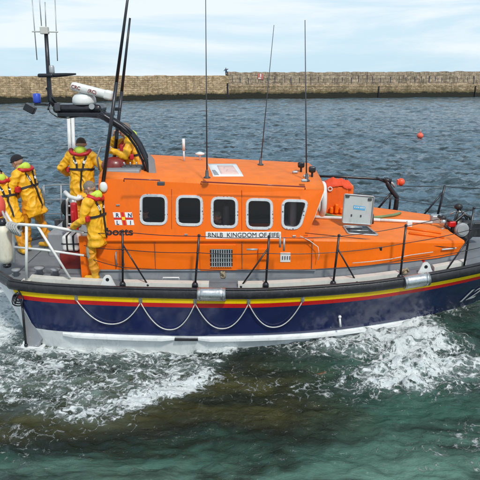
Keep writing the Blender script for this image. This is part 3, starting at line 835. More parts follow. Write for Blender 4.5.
# open hatch with upright lid
def trunkz(x, y):
    z = float(np.interp(x, [1.2,2.0,2.8,3.5,3.92], [2.01,1.985,1.94,1.88,1.84])); yb_ = float(np.interp(x, [1.2,2.0,2.8,3.5,3.92], [9.81,9.86,9.97,10.14,10.32]))
    d = min(y, 2*CY-y)
    return z+.07*float(np.interp(d, [yb_+.05, yb_+.5, CY], [0,.6,1.0]))
def aTr(px, py, z=None, h=0.0):
    if z is not None: h = z-2.04
    x, dy, dz_ = ray(px, py); t = 10.0
    for k in range(25): t = (trunkz(x*t, dy*t)+h-EYE)/dz_
    return V((x*t, dy*t, EYE+dz_*t))
h0, h1, h2, h3 = aTr(348,234), aTr(378,236), aTr(367,227), aTr(343,226.5)
mb = MB(); mb.tube([p+V((0,0,.012)) for p in rr_poly([h0,h1,h2,h3], .05)], .018, n=6, closed=True); hf = mb.build('hatch_coaming', M_galv, boat)
mb = MB(); mb.add([p+V((0,0,.012)) for p in (h0,h1,h2,h3)], [(0,1,2,3)]); mb.build('hatch_shade_sheet', M_blk, hf)  # flat black sheet, painted shade of the hatch interior
mb = MB(); mb.rod(aTr(345,229)+V((0,0,.03)), aTr(362,229)+V((0,0,.03)), .018); mb.rod(aTr(350,232)+V((0,0,.03)), aTr(368,233)+V((0,0,.04)), .012); mb.build('hatch_hinge', M_steel, hf)
YL = h3.y
c = [aY(342,222.5,YL), aY(371,224.5,YL), aY(374,196.5,YL), aY(344.5,194,YL)]
def slab(c, th, m, name, parent, r=.03):
    P = rr_poly(c, r); n = len(P); B = [p+V((0,th,0)) for p in P]; mb = MB()
    mb.add(P+B, [tuple(range(n)), tuple(range(2*n-1,n-1,-1))]+[(i,(i+1)%n,(i+1)%n+n,i+n) for i in range(n)]); return mb.build(name, m, parent)
lid = slab(c, .03, mat('hatch_lid_paint', (.5,.56,.55), .45, var=.06, dirt=.3), 'hatch_lid', boat)
mb = MB(); P = rr_poly([p+V((0,-.008,0)) for p in c], .03); mb.tube(P, .013, n=6, closed=True); mb.build('lid_seal', M_galv, lid)
def lidp(u, v): return c[0].lerp(c[1], u).lerp(c[3].lerp(c[2], u), v)
mb = MB(); k = [lidp(.34,.5), lidp(.74,.48), lidp(.74,.62), lidp(.34,.64)]; mb.add([p+V((0,-.004,0)) for p in k], [(0,1,2,3)]); lab = mb.build('lid_label', M_ltblue, lid)
mb = MB()
for u0 in (.37,.44,.5,.57,.62,.68):
    mb.add([lidp(u0,.53+.02)+V((0,-.007,0)), lidp(u0+.035,.55)+V((0,-.007,0)), lidp(u0+.035,.6)+V((0,-.007,0)), lidp(u0,.6)+V((0,-.007,0))], [(0,1,2,3)])
mb.build('label_marks', M_txtw, lab)
for u0 in (.3,.62): mb = MB(); e = lidp(u0,.28); mb.rbox(e+V((-.012,-.012,-.02)), e+V((.012,.0,.02)), .003); mb.build('lid_catch', M_dgrey, lid)
for u0, v0 in ((.12,.95),(.88,.9)): mb = MB(); e = lidp(u0,v0); mb.rbox(e+V((-.04,-.02,-.03)), e+V((.03,.0,.02)), .008); mb.build('lid_catch', M_dgrey, lid)
mb = MB(); mb.rod(lidp(.97,.35)+V((.02,.03,0)), lidp(1.05,.02)+V((.0,.05,0)), .035); mb.build('lid_strut', M_gun, boat)
# white boathook
mb = MB(); mb.rod(aTr(306,216.5,h=.035), aTr(380,220,h=.035), .032); mb.rod(aTr(380,220,h=.035), aTr(432,222.5,h=.035), .03, 1); mb.rod(aTr(350,218.6,h=.035),aTr(372,219.7,h=.035),.034,2)
tag(mb.build('boathook', [M_white, M_white, M_maroon], None, origin=tuple(aTr(306,216.5,2.04))), 'long white pole lying along the orange foredeck behind the open hatch', 'boathook')
# green hose
pts = [(317,205),(320,210),(326,214.5),(336,217),(350,218),(366,218),(380,217),(394,215),(402,212.5)]
P = [aTr(px, py, h=.03) for px, py in pts]
sm = []
for i in range(len(P)-1):
    for j in range(4): sm.append(P[i].lerp(P[i+1], j/4))
mb = MB(); mb.tube(sm, .03, n=8)
tag(mb.build('hose', M_grn, None, origin=tuple(P[0])), 'green hose curving over the orange foredeck behind the open hatch', 'hose')
# raised slats on foredeck end
mb = MB()
for k in range(2):
    a = aTr(407+k*2,228+k*5,h=.02); b = aTr(441+k*3,233+k*4.3,h=.02); mb.tube([a, b], .03, n=4)
mb.build('deck_batten', M_or, boat)
mb = MB(); q = aTr(409,227,h=.0); mb.rbox(q-V((.05,.04,0)), q+V((.05,.04,.12)), .02); mb.build('cleat', M_white, boat)
mb = MB(); q = aTr(437,221,h=.04); mb.rbox(q-V((.12,.06,.05)), q+V((.1,.1,.12)), .03); mb.build('cleat', M_galv, boat)
# anchor windlass
def W(px, py, y=11.0): return aY(px, py, y)
mb = MB()
mb.lathe([(.17,-.14),(.2,-.1),(.2,-.05),(.11,-.03),(.11,.05),(.2,.07),(.2,.12),(.15,.16)], W(463,229), n=24, M=Matrix.Rotation(math.pi/2,3,'X')@Matrix.Rotation(.4,3,'Y'))
mb.rbox(W(447,243)+V((0,-.1,0)), W(468,236)+V((.0,.25,0)), .03)
wl = mb.build('windlass', M_gun, boat)
mb = MB(); mb.lathe([(.09,-.02),(.09,.03)], W(462,230,10.78), M=Matrix.Rotation(math.pi/2,3,'X')); mb.lathe([(.14,-.02),(.12,.03)], W(462,230,10.81), M=Matrix.Rotation(math.pi/2,3,'X'))
mb.build('gypsy', M_galv, wl)
mb = MB(); mb.ball(W(458.5,206.5), .075, sc=(1.1,1,.85)); mb.rod(W(458,209), W(456,226), .022); mb.rod(W(458,210), W(450,232), .018); mb.rod(W(460,209), W(470,224), .018); mb.build('windlass_frame', M_gun, wl)
mb = MB(); mb.tube([W(438,216), W(447,220), W(455,222), W(464,214), W(470,217), W(473,226)], .03); mb.rod(W(441,221), W(452,233), .03); mb.rod(W(452,233),W(465,243),.04); mb.ball(W(443,218),.06); mb.build('windlass_frame', M_gun, wl)
mb = MB(); mb.rbox(W(448,227)-V((0,.05,0)), W(456,221)+V((0,.1,0)), .03); mb.build('red_cover', M_red, wl)
mb = MB(); mb.lathe([(.07,-.05),(.08,0),(.06,.05)], W(443,222), M=Matrix.Rotation(math.pi/2,3,'Y')); mb.lathe([(.05,0),(.045,.15)], W(441,236)); mb.rod(W(455,236),W(458,226),.02); mb.tube([W(450,214),W(456,211),W(464,212),W(468,219)],.014); mb.build('windlass_fitting', M_steel, wl)
mb = MB(); mb.rbox(W(476,229)-V((.1,.05,.15)), W(478,222)+V((.1,.1,.0)), .03); mb.build('bow_fairlead', M_gun, boat)
for px, py in ((431,275),):
    pass
mb = MB(); q = aZ(404,274,1.42); mb.ball(q+V((0,0,.04)), .06, sc=(1.1,.8,.9)); mb.tube([q+V((-.04,-.03,.03)), q+V((.03,-.05,.12)), q+V((.07,-.03,.05))], .018)
tag(mb.build('rope_hank', mat('tan_rope', (.35,.28,.18), .9, var=.3, vs=30), None, origin=tuple(q)), 'small hank of tan rope on the side deck near the fifth black stanchion', 'rope')
q = aZ(223,279,1.3); mb = MB(); mb.tube([q+V((.03*math.cos(t_*3),-.0+.02*math.sin(t_*2),.02+.13*t_/6.28+.03*math.sin(t_*3))) for t_ in np.linspace(0,6.28,24)], .02, n=6)
tag(mb.build('rope_hank', bpy.data.materials['tan_rope'], None, origin=tuple(q)), 'small hank of tan rope below the vent grille', 'rope')
mb = MB(); q = aZ(172,281.5,1.32); mb.tube([q+V((-.15,0,0)), q+V((-.15,0,.07)), q+V((.12,0,.07)), q+V((.12,0,0))], .012); mb.build('deck_handle', M_white, boat)
# bow number
xb = aY(463,304,10.2).x
pp = hullpt(4.02, .62)
def on_hull_text(s, x0, z0, h, m, rise):
    cu = bpy.data.curves.new('t', 'FONT'); cu.body = s; cu.size = h/.72; cu.shear = .55; cu.offset = .007
    tmp = bpy.data.objects.new('t', cu); C.objects.link(tmp); bpy.context.view_layer.update()
    me = bpy.data.meshes.new_from_object(tmp.evaluated_get(bpy.context.evaluated_depsgraph_get()))
    C.objects.unlink(tmp); bpy.data.objects.remove(tmp); bpy.data.curves.remove(cu)
    bm = bmesh.new(); bm.from_mesh(me); bmesh.ops.triangulate(bm, faces=bm.faces[:]); bmesh.ops.subdivide_edges(bm, edges=bm.edges[:], cuts=1); bm.to_mesh(me); bm.free()
    off = ORG[boat.name]
    for v in me.vertices:
        x = x0+v.co.x; z = z0+v.co.y+rise*v.co.x; q = hullpt(x, z); v.co = q+V((0,-.012,-.004))-off
    me.materials.clear(); me.materials.append(m)
    o = bpy.data.objects.new('bow_number', me); C.objects.link(o); o.parent = boat
on_hull_text('12', 3.99, .655, .27, M_txtw, .16)
# cream fender at the stern rail
q = aY(6.5,262,10.0); mb = MB(); h = 1.0
zf = q.z
mb.lathe([(.03,-.04),(.06,-.02),(.12,.03),(.135,.1),(.135,.55),(.12,.62),(.06,.66),(.05,.72)], V((q.x,q.y,zf)), n=24)
fd = tag(mb.build('fender', mat('cream_vinyl', (.68,.65,.53), .45, var=.06, dirt=.5, dirtcol=(.35,.3,.2)), None, origin=(q.x,q.y,zf)), 'cream cylindrical fender hung on the stern rail at the left edge', 'fender')
mb = MB(); mb.lathe([(.07,-.07),(.08,-.02),(.05,.0)], V((q.x,q.y,zf-.02)), n=16); mb.build('fender_cap', M_blk, fd)
mb = MB(); mb.lathe([(.065,.66),(.07,.7),(.05,.78)], V((q.x,q.y,zf)), n=16); mb.build('fender_cap', M_blk, fd)
mb = MB(); mb.rod(V((q.x-.136,q.y-.0,zf+.3)), V((q.x-.1,q.y,zf+.3)), .004)
mb = MB()
for k in range(5):
    c_ = aY(10+k*2.2, 227+k*.8, 9.82-.02*k); r_ = .075-.006*k
    mb.tube([c_+V((.03*math.sin(a_*2), r_*math.cos(a_), r_*math.sin(a_)*(1+.2*k%2))) for a_ in np.linspace(0,2*math.pi,14)[:-1]], .022, n=6, closed=True)
mb.tube([aY(0,205,10.4), aY(3,213,10.2), aY(7,222,10.0), aY(12,228,9.85), aY(18,235,9.8), aY(22,230,9.8)], .02)
tag(mb.build('mooring_rope', mat('grey_rope', (.4,.4,.38), .9, var=.3, vs=40, bump=.6, bs=60), None, origin=tuple(aY(14,232,9.8))), 'grey mooring rope knotted round the stern rail above the cream fender', 'rope')
mb = MB(); q = aY(-2,206,10.3); mb.ball(q, .16, sc=(.8,.8,1.3)); mb.build
tag(mb.build('buoy_bag', mat('faded_red_vinyl', (.75,.1,.07), .5), None, origin=tuple(q)), 'faded red inflatable buoy behind the cream fender at the left edge', 'buoy')

# ================================================================== people
def cap_mesh(mb, p0, r0, p1, r1, n=14, m=5):
    p0, p1 = V(p0), V(p1); d = p1-p0; L0 = d.length; t = d.normalized() if L0 > 1e-6 else V((0,0,1))
    rot = V((0,0,1)).rotation_difference(t).to_matrix()
    prof = [(max(1e-4, r0*math.sin(a)), -r0*math.cos(a)) for a in np.linspace(0, math.pi/2, m)]
    prof += [(max(1e-4, r1*math.cos(a)), L0+r1*math.sin(a)) for a in np.linspace(0, math.pi/2, m)]
    mb.lathe(prof, p0, 0, n, M=rot)
BM = {'suit':0,'trs':1,'oil':1,'skin':2,'patch':3,'boot':4,'glove':5}
def person(label, loc, rz, pose, cat='person', group='crew aboard the lifeboat'):
    P = dict(lean=.1, hip=.9, hx=0., hturn=0., hnod=.2, twist=0., feet=((-.13,.05),(.13,-.05)), knees=None, scale=1.0,
             arms=(((-.3,.08,-.2),(-.22,.32,-.32)),((.3,.08,-.2),(.22,.32,-.32))), hair=('cap', M_beanie), bulk=1.0, harness=True, sit=False, legs=True, trs='trs')
    P.update(pose)
    root = empty('person', loc, label, cat, group, rz)
    root.scale = (P['scale'],)*3
    ORG[root.name] = V((0,0,0))
    prims = []
    def cap(p0, r0, p1, r1, tg): prims.append((V(p0), r0, V(p1), r1, tg))
    RL = Matrix.Rotation(-P['lean'], 3, 'X')
    pel = V((P['hx'], 0, P['hip'])); sp = lambda x, y, z: pel + RL @ V((x, y, z))
    bk = P['bulk']
    for s in (-1, 1):
        cap(sp(s*.085, .01, -.3), .142*bk, sp(s*.075, 0, -.05), .134*bk, 'suit'); cap(sp(s*.075, 0, -.1), .134*bk, sp(s*.08, .0, .3), .132*bk, 'suit')
        cap(sp(s*.08, 0, .25), .132*bk, sp(s*.12, -.01, .46), .095*bk, 'suit')
        cap(sp(s*.06, -.03, .45), .10, sp(s*.19, -.01, .45), .09*bk, 'suit')
    cap(sp(-.085,.0,-.16), .138*bk, sp(.085,.0,-.16), .138*bk, 'suit'); cap(sp(-.085,.01,-.3), .142*bk, sp(.085,.01,-.3), .142*bk, 'suit'); ntor = len(prims)
    nk = sp(0, .01, .51); cap(sp(0, -.01, .45), .085, nk+RL@V((0,.01,.05)), .062, 'skin')
    RH = Matrix.Rotation(P['hturn'], 3, 'Z') @ Matrix.Rotation(-P['hnod'], 3, 'X')
    hc_ = nk + RL @ V((0, .02, .15)); hp = lambda x, y, z: hc_ + RH @ V((x, y, z))
    cap(hp(0,.028,-.055), .062, hp(0,.0,.03), .088, 'skin'); cap(hp(0,.03,-.01), .072, hp(0,-.02,.02), .088, 'skin')
    cap(hp(0,.085,.01), .012, hp(0,.11,-.025), .018, 'skin')
    cap(hp(0,.072,-.055), .022, hp(0,.07,-.095), .022, 'skin')
    for s in (-1, 1):
        cap(hp(s*.088,.0,-.02), .014, hp(s*.095,-.008,.012), .018, 'skin')
        cap(hp(s*.03,.075,.03), .016, hp(s*.045,.07,.03), .014, 'skin')
    for i, s in enumerate((-1, 1)):
        sh = sp(s*.205, -.01, .44); el = sh + V(P['arms'][i][0]); wr = sh + V(P['arms'][i][1])
        el = sh + (el-sh).normalized()*.29; wr = el + (wr-el).normalized()*.25
        cap(sh, .084*bk, el, .068, 'suit'); cap(el, .068, wr, .057, 'suit')
        d = (wr-el).normalized(); up = d.cross(V((0,0,1)));
        if up.length < .1: up = V((1,0,0))
        up.normalize(); nrm = d.cross(up).normalized()
        pc = wr + d*.05; tg = 'skin'
        cap(wr, .03, wr+d*.04, .03, tg)
        for k, (o_, l_) in enumerate(((-.033,.062),(-.011,.074),(.011,.07),(.033,.055))):
            b0 = wr + d*.035 + up*o_*.8; b1 = wr + d*.09 + up*o_
            cap(b0, .016, b1, .014, tg)
            b2 = b1 + (d*.8-nrm*.6).normalized()*l_*.55; b3 = b2 + (d*.3-nrm*.95).normalized()*l_*.5
            cap(b1, .0105, b2, .0098, tg); cap(b2, .0098, b3, .009, tg)
        ts = -up*.035 if s > 0 else up*.035
        t1 = wr + d*.05 + ts*1.4 - nrm*.01; cap(wr+d*.03+ts*.6, .014, t1, .013, tg); cap(t1, .012, t1+(d*.7-nrm*.5)*.04, .010, tg)
    if P['legs']:
        for i, s in enumerate((-1, 1)):
            hj = pel + V((s*.1, 0, -.03)); fx, fy = P['feet'][i]; an = V((fx, fy-.03, .09))
            if P['knees']: kn = V(P['knees'][i])
            else:
                mid = (hj+an)/2; half = (hj-an).length/2; th_ = math.sqrt(max(0, .43**2-half**2)); kn = mid + V((s*.01, th_*.35+.01, 0))
            tr = P['trs']
            cap(hj, .112, kn, .080, tr); cap(kn+V((0,.012,-.05)), .080, kn+V((0,.012,.07)), .082, 'patch')
            cap(kn, .080, an+V((0,0,.1)), .074, tr); cap(an+V((0,0,.09)), .068, an, .058, 'boot')
            cap(an+V((0,-.03,-.035)), .05, an+V((s*.015,.16,-.045)), .042, 'boot')
    mb = MB()
    for p0, r0, p1, r1, tg in prims: cap_mesh(mb, p0, r0, p1, r1)
    tmp = mb.build('tmp_body', M_oil, rec=False)
    md = tmp.modifiers.new('r', 'REMESH'); md.mode = 'VOXEL'; md.voxel_size = .0105; md.use_smooth_shade = True
    sm_ = tmp.modifiers.new('s', 'SMOOTH'); sm_.factor = .5; sm_.iterations = 3
    bpy.context.view_layer.update()
    me = bpy.data.meshes.new_from_object(tmp.evaluated_get(bpy.context.evaluated_depsgraph_get()))
    me.name = 'body'
    bpy.data.objects.remove(tmp)
    nv = len(me.vertices); co = np.empty(nv*3); me.vertices.foreach_get('co', co); co = co.reshape(-1, 3)
    no = np.empty(nv*3); me.vertices.foreach_get('normal', no); no = no.reshape(-1, 3)
    best = np.full(nv, 9e9); idx = np.zeros(nv, int); wh_ = np.zeros(nv, int)
    for kk_, (p0, r0, p1, r1, tg) in enumerate(prims):
        a = np.array(p0); d = np.array(p1)-a; dd = max(1e-9, d@d); t = np.clip(((co-a)@d)/dd, 0, 1)
        dist = np.linalg.norm(co-(a+t[:,None]*d), axis=1)-(r0+(r1-r0)*t)
        m_ = dist < best-.0005; best[m_] = dist[m_]; idx[m_] = BM[tg]; wh_[m_] = kk_
    # flatten the bottom of the jacket into a hem
    RLn = np.array(RL); loc_ = (co-np.array(pel))@RLn
    hm_ = (wh_ < ntor) & (idx == 0) & (loc_[:,2] < -.32)
    loc_[hm_,2] = -.32+(loc_[hm_,2]+.32)*.12
    co = loc_@RLn.T+np.array(pel)
    # cloth folds: long creases across limbs and torso
    cloth = (idx <= 1)
    seed = V((loc[0]*3.1, loc[1]*1.7, 0))
    dsp = np.zeros(nv)
    for i in np.nonzero(cloth)[0]:
        p = V(co[i])
        w = mnoise.noise(V((p.x*5, p.y*5, p.z*4+p.x*3))+seed); w2 = mnoise.noise(V((p.x*14+w*3, p.y*14, p.z*13))+seed)
        w3 = 1-abs(mnoise.noise(V((p.x*7+w*1.5+p.z*3, p.y*6, p.z*8-p.x*4))+seed))*2.5
        dsp[i] = .010*w+.006*w2+.016*max(-.6, w3)-.004
    co2 = co+no*dsp[:,None]; me.vertices.foreach_set('co', co2.ravel())
    me.materials.clear()
    for m_ in (P.get('suit', M_oil), P['suit'] if 'suit' in P else (M_trs if P['trs'] == 'trs' else M_oil), M_skin, M_patch, M_bootb): me.materials.append(m_)
    me.polygons.foreach_set('material_index', [int(idx[p.vertices[0]]) for p in me.polygons])
    me.polygons.foreach_set('use_smooth', [True]*len(me.polygons)); me.update()
    body = bpy.data.objects.new('body', me); C.objects.link(body); body.parent = root; ORG[body.name] = V((0,0,0))
    bvh = BVHTree.FromPolygons([V(c_) for c_ in co2], [tuple(p.vertices) for p in me.polygons])
    # face details
    mb = MB()
    for s in (-1, 1): mb.ball(hp(s*.034,.083,.018), .011, n=8, m=6)
    mb.build('eyes', M_eye, body)
    mb = MB(); mb.tube([hp(-.025,.092,-.062), hp(0,.097,-.06), hp(.025,.092,-.062)], .006, n=6); mb.build('mouth', M_maroon, body)
    # headwear or hair
    kind, hm = P['hair']; mb = MB(); rows = []
    lim = 1.75 if kind == 'hair' else 1.5
    for i in range(9):
        th_ = lim*i/8+.001; row = []
        for k in range(20):
            ph = 2*math.pi*k/20
            front = max(0, math.sin(ph)); tt = th_*(1-.22*front) if kind == 'hair' else th_*(1-.08*front)
            r_ = .1 if kind == 'hair' else .108
            r_ += .004*math.sin(5*ph+i)
            row.append(hp(r_*.93*math.sin(tt)*math.cos(ph), r_*1.08*math.sin(tt)*math.sin(ph)-.008, .025+r_*math.cos(tt)*1.02))
        rows.append(row)
    mb.grid(rows, closed=True)
    if kind == 'cap': mb.tube([r for r in rows[-1]], .012, n=6, closed=True)
    if kind == 'helmet':
        mb.tube([r for r in rows[-1]], .016, n=6, closed=True)
    mb.build('hair' if kind == 'hair' else 'hat', hm, body)
    # hood and lifejacket
    def arc(rad, yo, zo, a0, a1, n=15, drop=.0, ys=1.0):
        out = []
        for k in range(n):
            a_ = a0+(a1-a0)*k/(n-1); f = abs(a_+math.pi/2)/(math.pi)
            out.append(sp(rad*math.cos(a_), yo+rad*ys*math.sin(a_), .54+zo-drop*f))
        return out
    def surf(pts, off=.012):
        out = []
        for p in pts:
            h = bvh.find_nearest(p)
            if h[0] is not None:
                dv = (p-h[0]); nn = h[1]
                out.append(h[0]+nn*off)
        return out
    mb = MB()
    pa = arc(.088, -.02, .035, -math.pi*1.3, math.pi*.3, 17, .05)
    mb.tube(pa, [.018+.034*math.sin(math.pi*k/16)**1.5 for k in range(17)], n=10)
    pb = arc(.08, -.06, .0, -math.pi*.95, -math.pi*.05, 11); mb.tube(pb, [.02+.03*math.sin(math.pi*k/10) for k in range(11)], n=10, flat=(1.3,.8))
    if P['harness'] is not False or P.get('suit') is None: mb.build('hood', M_lime, body)
    mb = MB()
    pa = arc(.16, -.03, -.05, -math.pi*.98, -math.pi*.02, 13, .0)
    fl = [sp(-.14, .1, .36), sp(-.11,.17,.25), sp(-.1,.17,.12)]; fr_ = [sp(.14,.1,.36), sp(.11,.17,.25), sp(.1,.17,.12)]
    path = fl[::-1]+pa+fr_
    if P['harness']: mb.tube(surf(path, .012), [.034 if 3 < k < 15 else .048 for k in range(len(path))], n=10)
    if P['harness']: mb.build('lifejacket', M_ljr, body)
    def strap(pts, w, m, name='strap', off=.014, n_sub=5):
        S = []
        for i in range(len(pts)-1):
            for j in range(n_sub): S.append(pts[i].lerp(pts[i+1], j/n_sub))
        S.append(pts[-1]); mid = []; nn = []
        for p in S:
            h = bvh.find_nearest(p); mid.append(h[0]+h[1]*off); nn.append(h[1])
        for _ in range(4):
            mid = [mid[0]]+[(mid[i-1]+mid[i]*2+mid[i+1])/4 for i in range(1, len(mid)-1)]+[mid[-1]]
            nn = [nn[0]]+[((nn[i-1]+nn[i]*2+nn[i+1])/4).normalized() for i in range(1, len(nn)-1)]+[nn[-1]]
        rows = []
        for i in range(len(mid)):
            t_ = (mid[min(i+1,len(mid)-1)]-mid[max(i-1,0)]).normalized(); sd = t_.cross(nn[i]).normalized()*w
            rows.append([mid[i]-sd-nn[i]*.012, mid[i]-sd+nn[i]*.003, mid[i]+sd+nn[i]*.003, mid[i]+sd-nn[i]*.012])
        mb = MB(); mb.grid(rows, 0, False); return mb.build(name, m, body)
    def ring(z, n=16): return [sp(.22*math.cos(a_), .17*math.sin(a_), z) for a_ in np.linspace(-math.pi/2, 1.5*math.pi, n)]
    if P.get('harness', True):
        strap(ring(.2), .019, M_web, 'belt')
        strap([sp(-.12,-.14,.44), sp(-.06,-.2,.32), sp(-.05,-.2,.2)], .018, M_web); strap([sp(.12,-.14,.44), sp(.06,-.2,.32), sp(.05,-.2,.2)], .018, M_web)
        strap([sp(-.1,-.16,.38), sp(-.065,-.2,.30)], .021, M_refl, 'reflective_patch', .014); strap([sp(.1,-.16,.38), sp(.065,-.2,.30)], .021, M_refl, 'reflective_patch', .014)
        strap([sp(0,-.2,.2), sp(0,-.2,.0), sp(0,-.15,-.2)], .016, M_web)
        mb = MB(); c_ = bvh.find_nearest(sp(-.2,.02,.2)); mb.rbox(V((-.05,-.04,-.05))+c_[0]+c_[1]*.04, V((.05,.04,.05))+c_[0]+c_[1]*.04, .02); mb.build('pouch', M_ljr if P.get('pouch', 1) else M_web, body)
    return root, sp, hp
HR = math.pi/2
dk = 1.335
# near crewman beside the wheelhouse, facing left
f0 = aZ(97,279.5,dk-.03)
person('crewman in yellow oilskins facing left beside the orange wheelhouse, nearest to the camera', (f0.x+.05, f0.y+.05, dk-.03), HR-.3, dict(lean=.1, hturn=.3, hnod=.35, hip=.945, scale=.985, feet=((-.12,.06),(.12,-.06)), arms=(((-.08,.07,-.28),(-.03,.26,-.40)),((.08,.05,-.28),(.02,.24,-.42))), hair=('hair', M_hairg), bulk=1.02))
# back-facing crewman behind
person('crewman in yellow seen squarely from behind, standing raised beneath the radar mast', (aY(81,160,11.55).x, 11.55, 1.79), 0.05, dict(lean=.12, hturn=.1, hnod=.25, hip=.92, scale=1.03, arms=(((-.2,.0,-.24),(-.12,.2,-.36)),((.2,.0,-.24),(.14,.2,-.36))), hair=('hair', M_hairb), bulk=1.06))
# helmsman at upper steering
person('grey-haired crewman at the upper helm holding a radio to his face', (aY(132,160,11.0).x, 11.0, 2.68), HR+.35, dict(lean=.12, hturn=.2, hnod=.1, hip=.42, scale=1.0, feet=((-.13,.3),(.13,.28)), arms=(((-.1,.12,-.2),(-.12,.35,-.12)),((.12,.24,-.12),(-.1,.22,.13))), hair=('hair', M_hairg), bulk=.95))
p = aY(117.5,135,10.9)
mb = MB(); mb.rbox((p.x-.03,10.78,p.z-.07),(p.x+.03,10.84,p.z+.08), .012); mb.rod(V((p.x,10.81,p.z+.07)), V((p.x-.01,10.81,p.z+.18)), .007)
tag(mb.build('handheld_radio', M_blk, None, origin=(p.x,10.8,p.z)), 'black handheld radio held to the face of the crewman at the upper helm', 'radio')
# left group
for px, py, tx, hm in ((150,213,HR*.9,M_hairb),(222,216,HR*1.5,M_hairg)):
    q = aY(px, py, 10.55)
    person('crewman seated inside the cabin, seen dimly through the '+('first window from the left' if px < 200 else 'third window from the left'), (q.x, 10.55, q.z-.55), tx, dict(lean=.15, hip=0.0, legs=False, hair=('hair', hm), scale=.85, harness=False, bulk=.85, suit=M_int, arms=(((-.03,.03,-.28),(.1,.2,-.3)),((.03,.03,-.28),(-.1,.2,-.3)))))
f1 = aZ(38,250,dk); 
person('crewman in yellow with a black beanie looking down to the left on the stern deck', (f1.x-.06, f1.y+.1, dk), HR-.25, dict(lean=.3, hturn=.15, hnod=.45, hip=.95, scale=1.1, feet=((-.14,.12),(.14,-.12)), arms=(((-.1,.1,-.27),(-.05,.3,-.38)),((.1,.06,-.28),(.04,.28,-.38))), hair=('cap', M_beanie), bulk=.98))
f2 = aZ(20,252,dk)
person('crewman in yellow with a navy hat bending forward at the left edge of the stern', (f2.x-.1, f2.y-.15, dk), HR-.75, dict(lean=.42, hturn=-.1, hnod=.45, hip=.88, hx=0, scale=1.04, feet=((-.13,.1),(.15,-.12)), arms=(((-.1,.14,-.26),(-.03,.34,-.36)),((.12,.1,-.27),(.08,.32,-.4))), hair=('cap', M_navyw), bulk=1.02))
person('crewman in a red helmet at the far left, mostly outside the picture', (aY(-8,200,12.4).x, 12.4, dk), -HR*.4, dict(lean=.15, hip=.92, hair=('helmet', mat('red_helmet', (.55,.02,.02), .3, coat=.4)), scale=1.03))

# ================================================================== breakwater
def wall_mat(name, c1, c2, mort, bw, bh, dark_z, offs=.5, vary=1.0):
    m, t, b = nt(name); v = objv(t)
    sep = N(t, 'ShaderNodeSeparateXYZ'); L(t, v, sep.inputs[0])
    cb = N(t, 'ShaderNodeCombineXYZ'); L(t, sep.outputs[0], cb.inputs[0]); L(t, sep.outputs[2], cb.inputs[1])
    nz = noise(t, .9, 3, .5, v); vv = N(t, 'ShaderNodeVectorMath', operation='MULTIPLY_ADD'); L(t, nz.outputs['Color'], vv.inputs[0]); vv.inputs[1].default_value = (.45,.3,0); L(t, cb.outputs[0], vv.inputs[2])
    br = N(t, 'ShaderNodeTexBrick'); L(t, vv.outputs[0], br.inputs['Vector'])
    br.inputs['Scale'].default_value = 1; br.inputs['Brick Width'].default_value = bw; br.inputs['Row Height'].default_value = bh
    br.inputs['Mortar Size'].default_value = .035; br.inputs['Mortar Smooth'].default_value = .4; br.offset = offs; br.inputs['Bias'].default_value = -.1
    br.inputs['Color1'].default_value = (*c1,1); br.inputs['Color2'].default_value = (*c2,1); br.inputs['Mortar'].default_value = (*mort,1)
    c = br.outputs[0]
    n1 = noise(t, .45, 8, .7, v); c = mixc(t, ramp(t, n1.outputs[0], [(.42,0.),(.66,.75)]).outputs[0], c, tuple(x*.42 for x in c1))
    n3 = noise(t, 2.4, 5, .7, objv(t, (.6,1,1.2))); c = mixc(t, ramp(t, n3.outputs[0], [(.5,0.),(.62,.65)]).outputs[0], c, tuple(min(1, x*1.5) for x in c2))
    n2 = noise(t, 1.5, 6, .7, objv(t, (1,1,.15))); c = mixc(t, ramp(t, n2.outputs[0], [(.5,0.),(.7,.55)]).outputs[0], c, (.05,.042,.03))
    # weed and tide band up to dark_z
    zn = mth(t, 'ADD', sep.outputs[2], mth(t, 'MULTIPLY', noise(t, .5, 6, .7, v).outputs[0], -1.6))
    f = ramp(t, mth(t, 'DIVIDE', zn, 4.0), [(dark_z/4-.25,1.),(dark_z/4-.02,0.)]).outputs[0]
    c = mixc(t, f, c, (.10,.078,.03)); c = mixc(t, ramp(t, mth(t, 'DIVIDE', zn, 4.0), [(dark_z/4-.38,1.),(dark_z/4-.22,0.)]).outputs[0], c, (.02,.02,.012))
    L(t, c, b.inputs['Base Color']); b.inputs['Roughness'].default_value = .9
    bn = N(t, 'ShaderNodeBump'); bn.inputs['Strength'].default_value = .8; bn.inputs['Distance'].default_value = .15
    L(t, mth(t, 'ADD', br.outputs['Fac'], mth(t, 'MULTIPLY', n3.outputs[0], -1.0)), bn.inputs['Height']); bn.invert = True; L(t, bn.outputs[0], b.inputs['Normal'])
    return m
M_w1 = wall_mat('sandstone_left', (.40,.285,.155), (.58,.43,.26), (.26,.19,.11), 1.05, .38, .62)
M_w2 = wall_mat('sandstone_lower', (.31,.23,.13), (.46,.35,.21), (.10,.075,.045), 1.3, .42, 1.05)
M_w3 = wall_mat('sandstone_parapet', (.30,.235,.16), (.42,.335,.235), (.07,.055,.04), 1.1, .8, -9, .37)
Pl = V((-75, 92, 0)); Pm = aZ(229,97.6,0); Pm.z = 0; Pr = V((150, 163, 0))
ll = (Pm-Pl); lr = (Pr-Pm)
def topat(px, py, y): return aY(px, py, y).z
zl = topat(100,76.8,Pm.y-14); zm = topat(226,76,Pm.y); zr = topat(350,71.8,150)
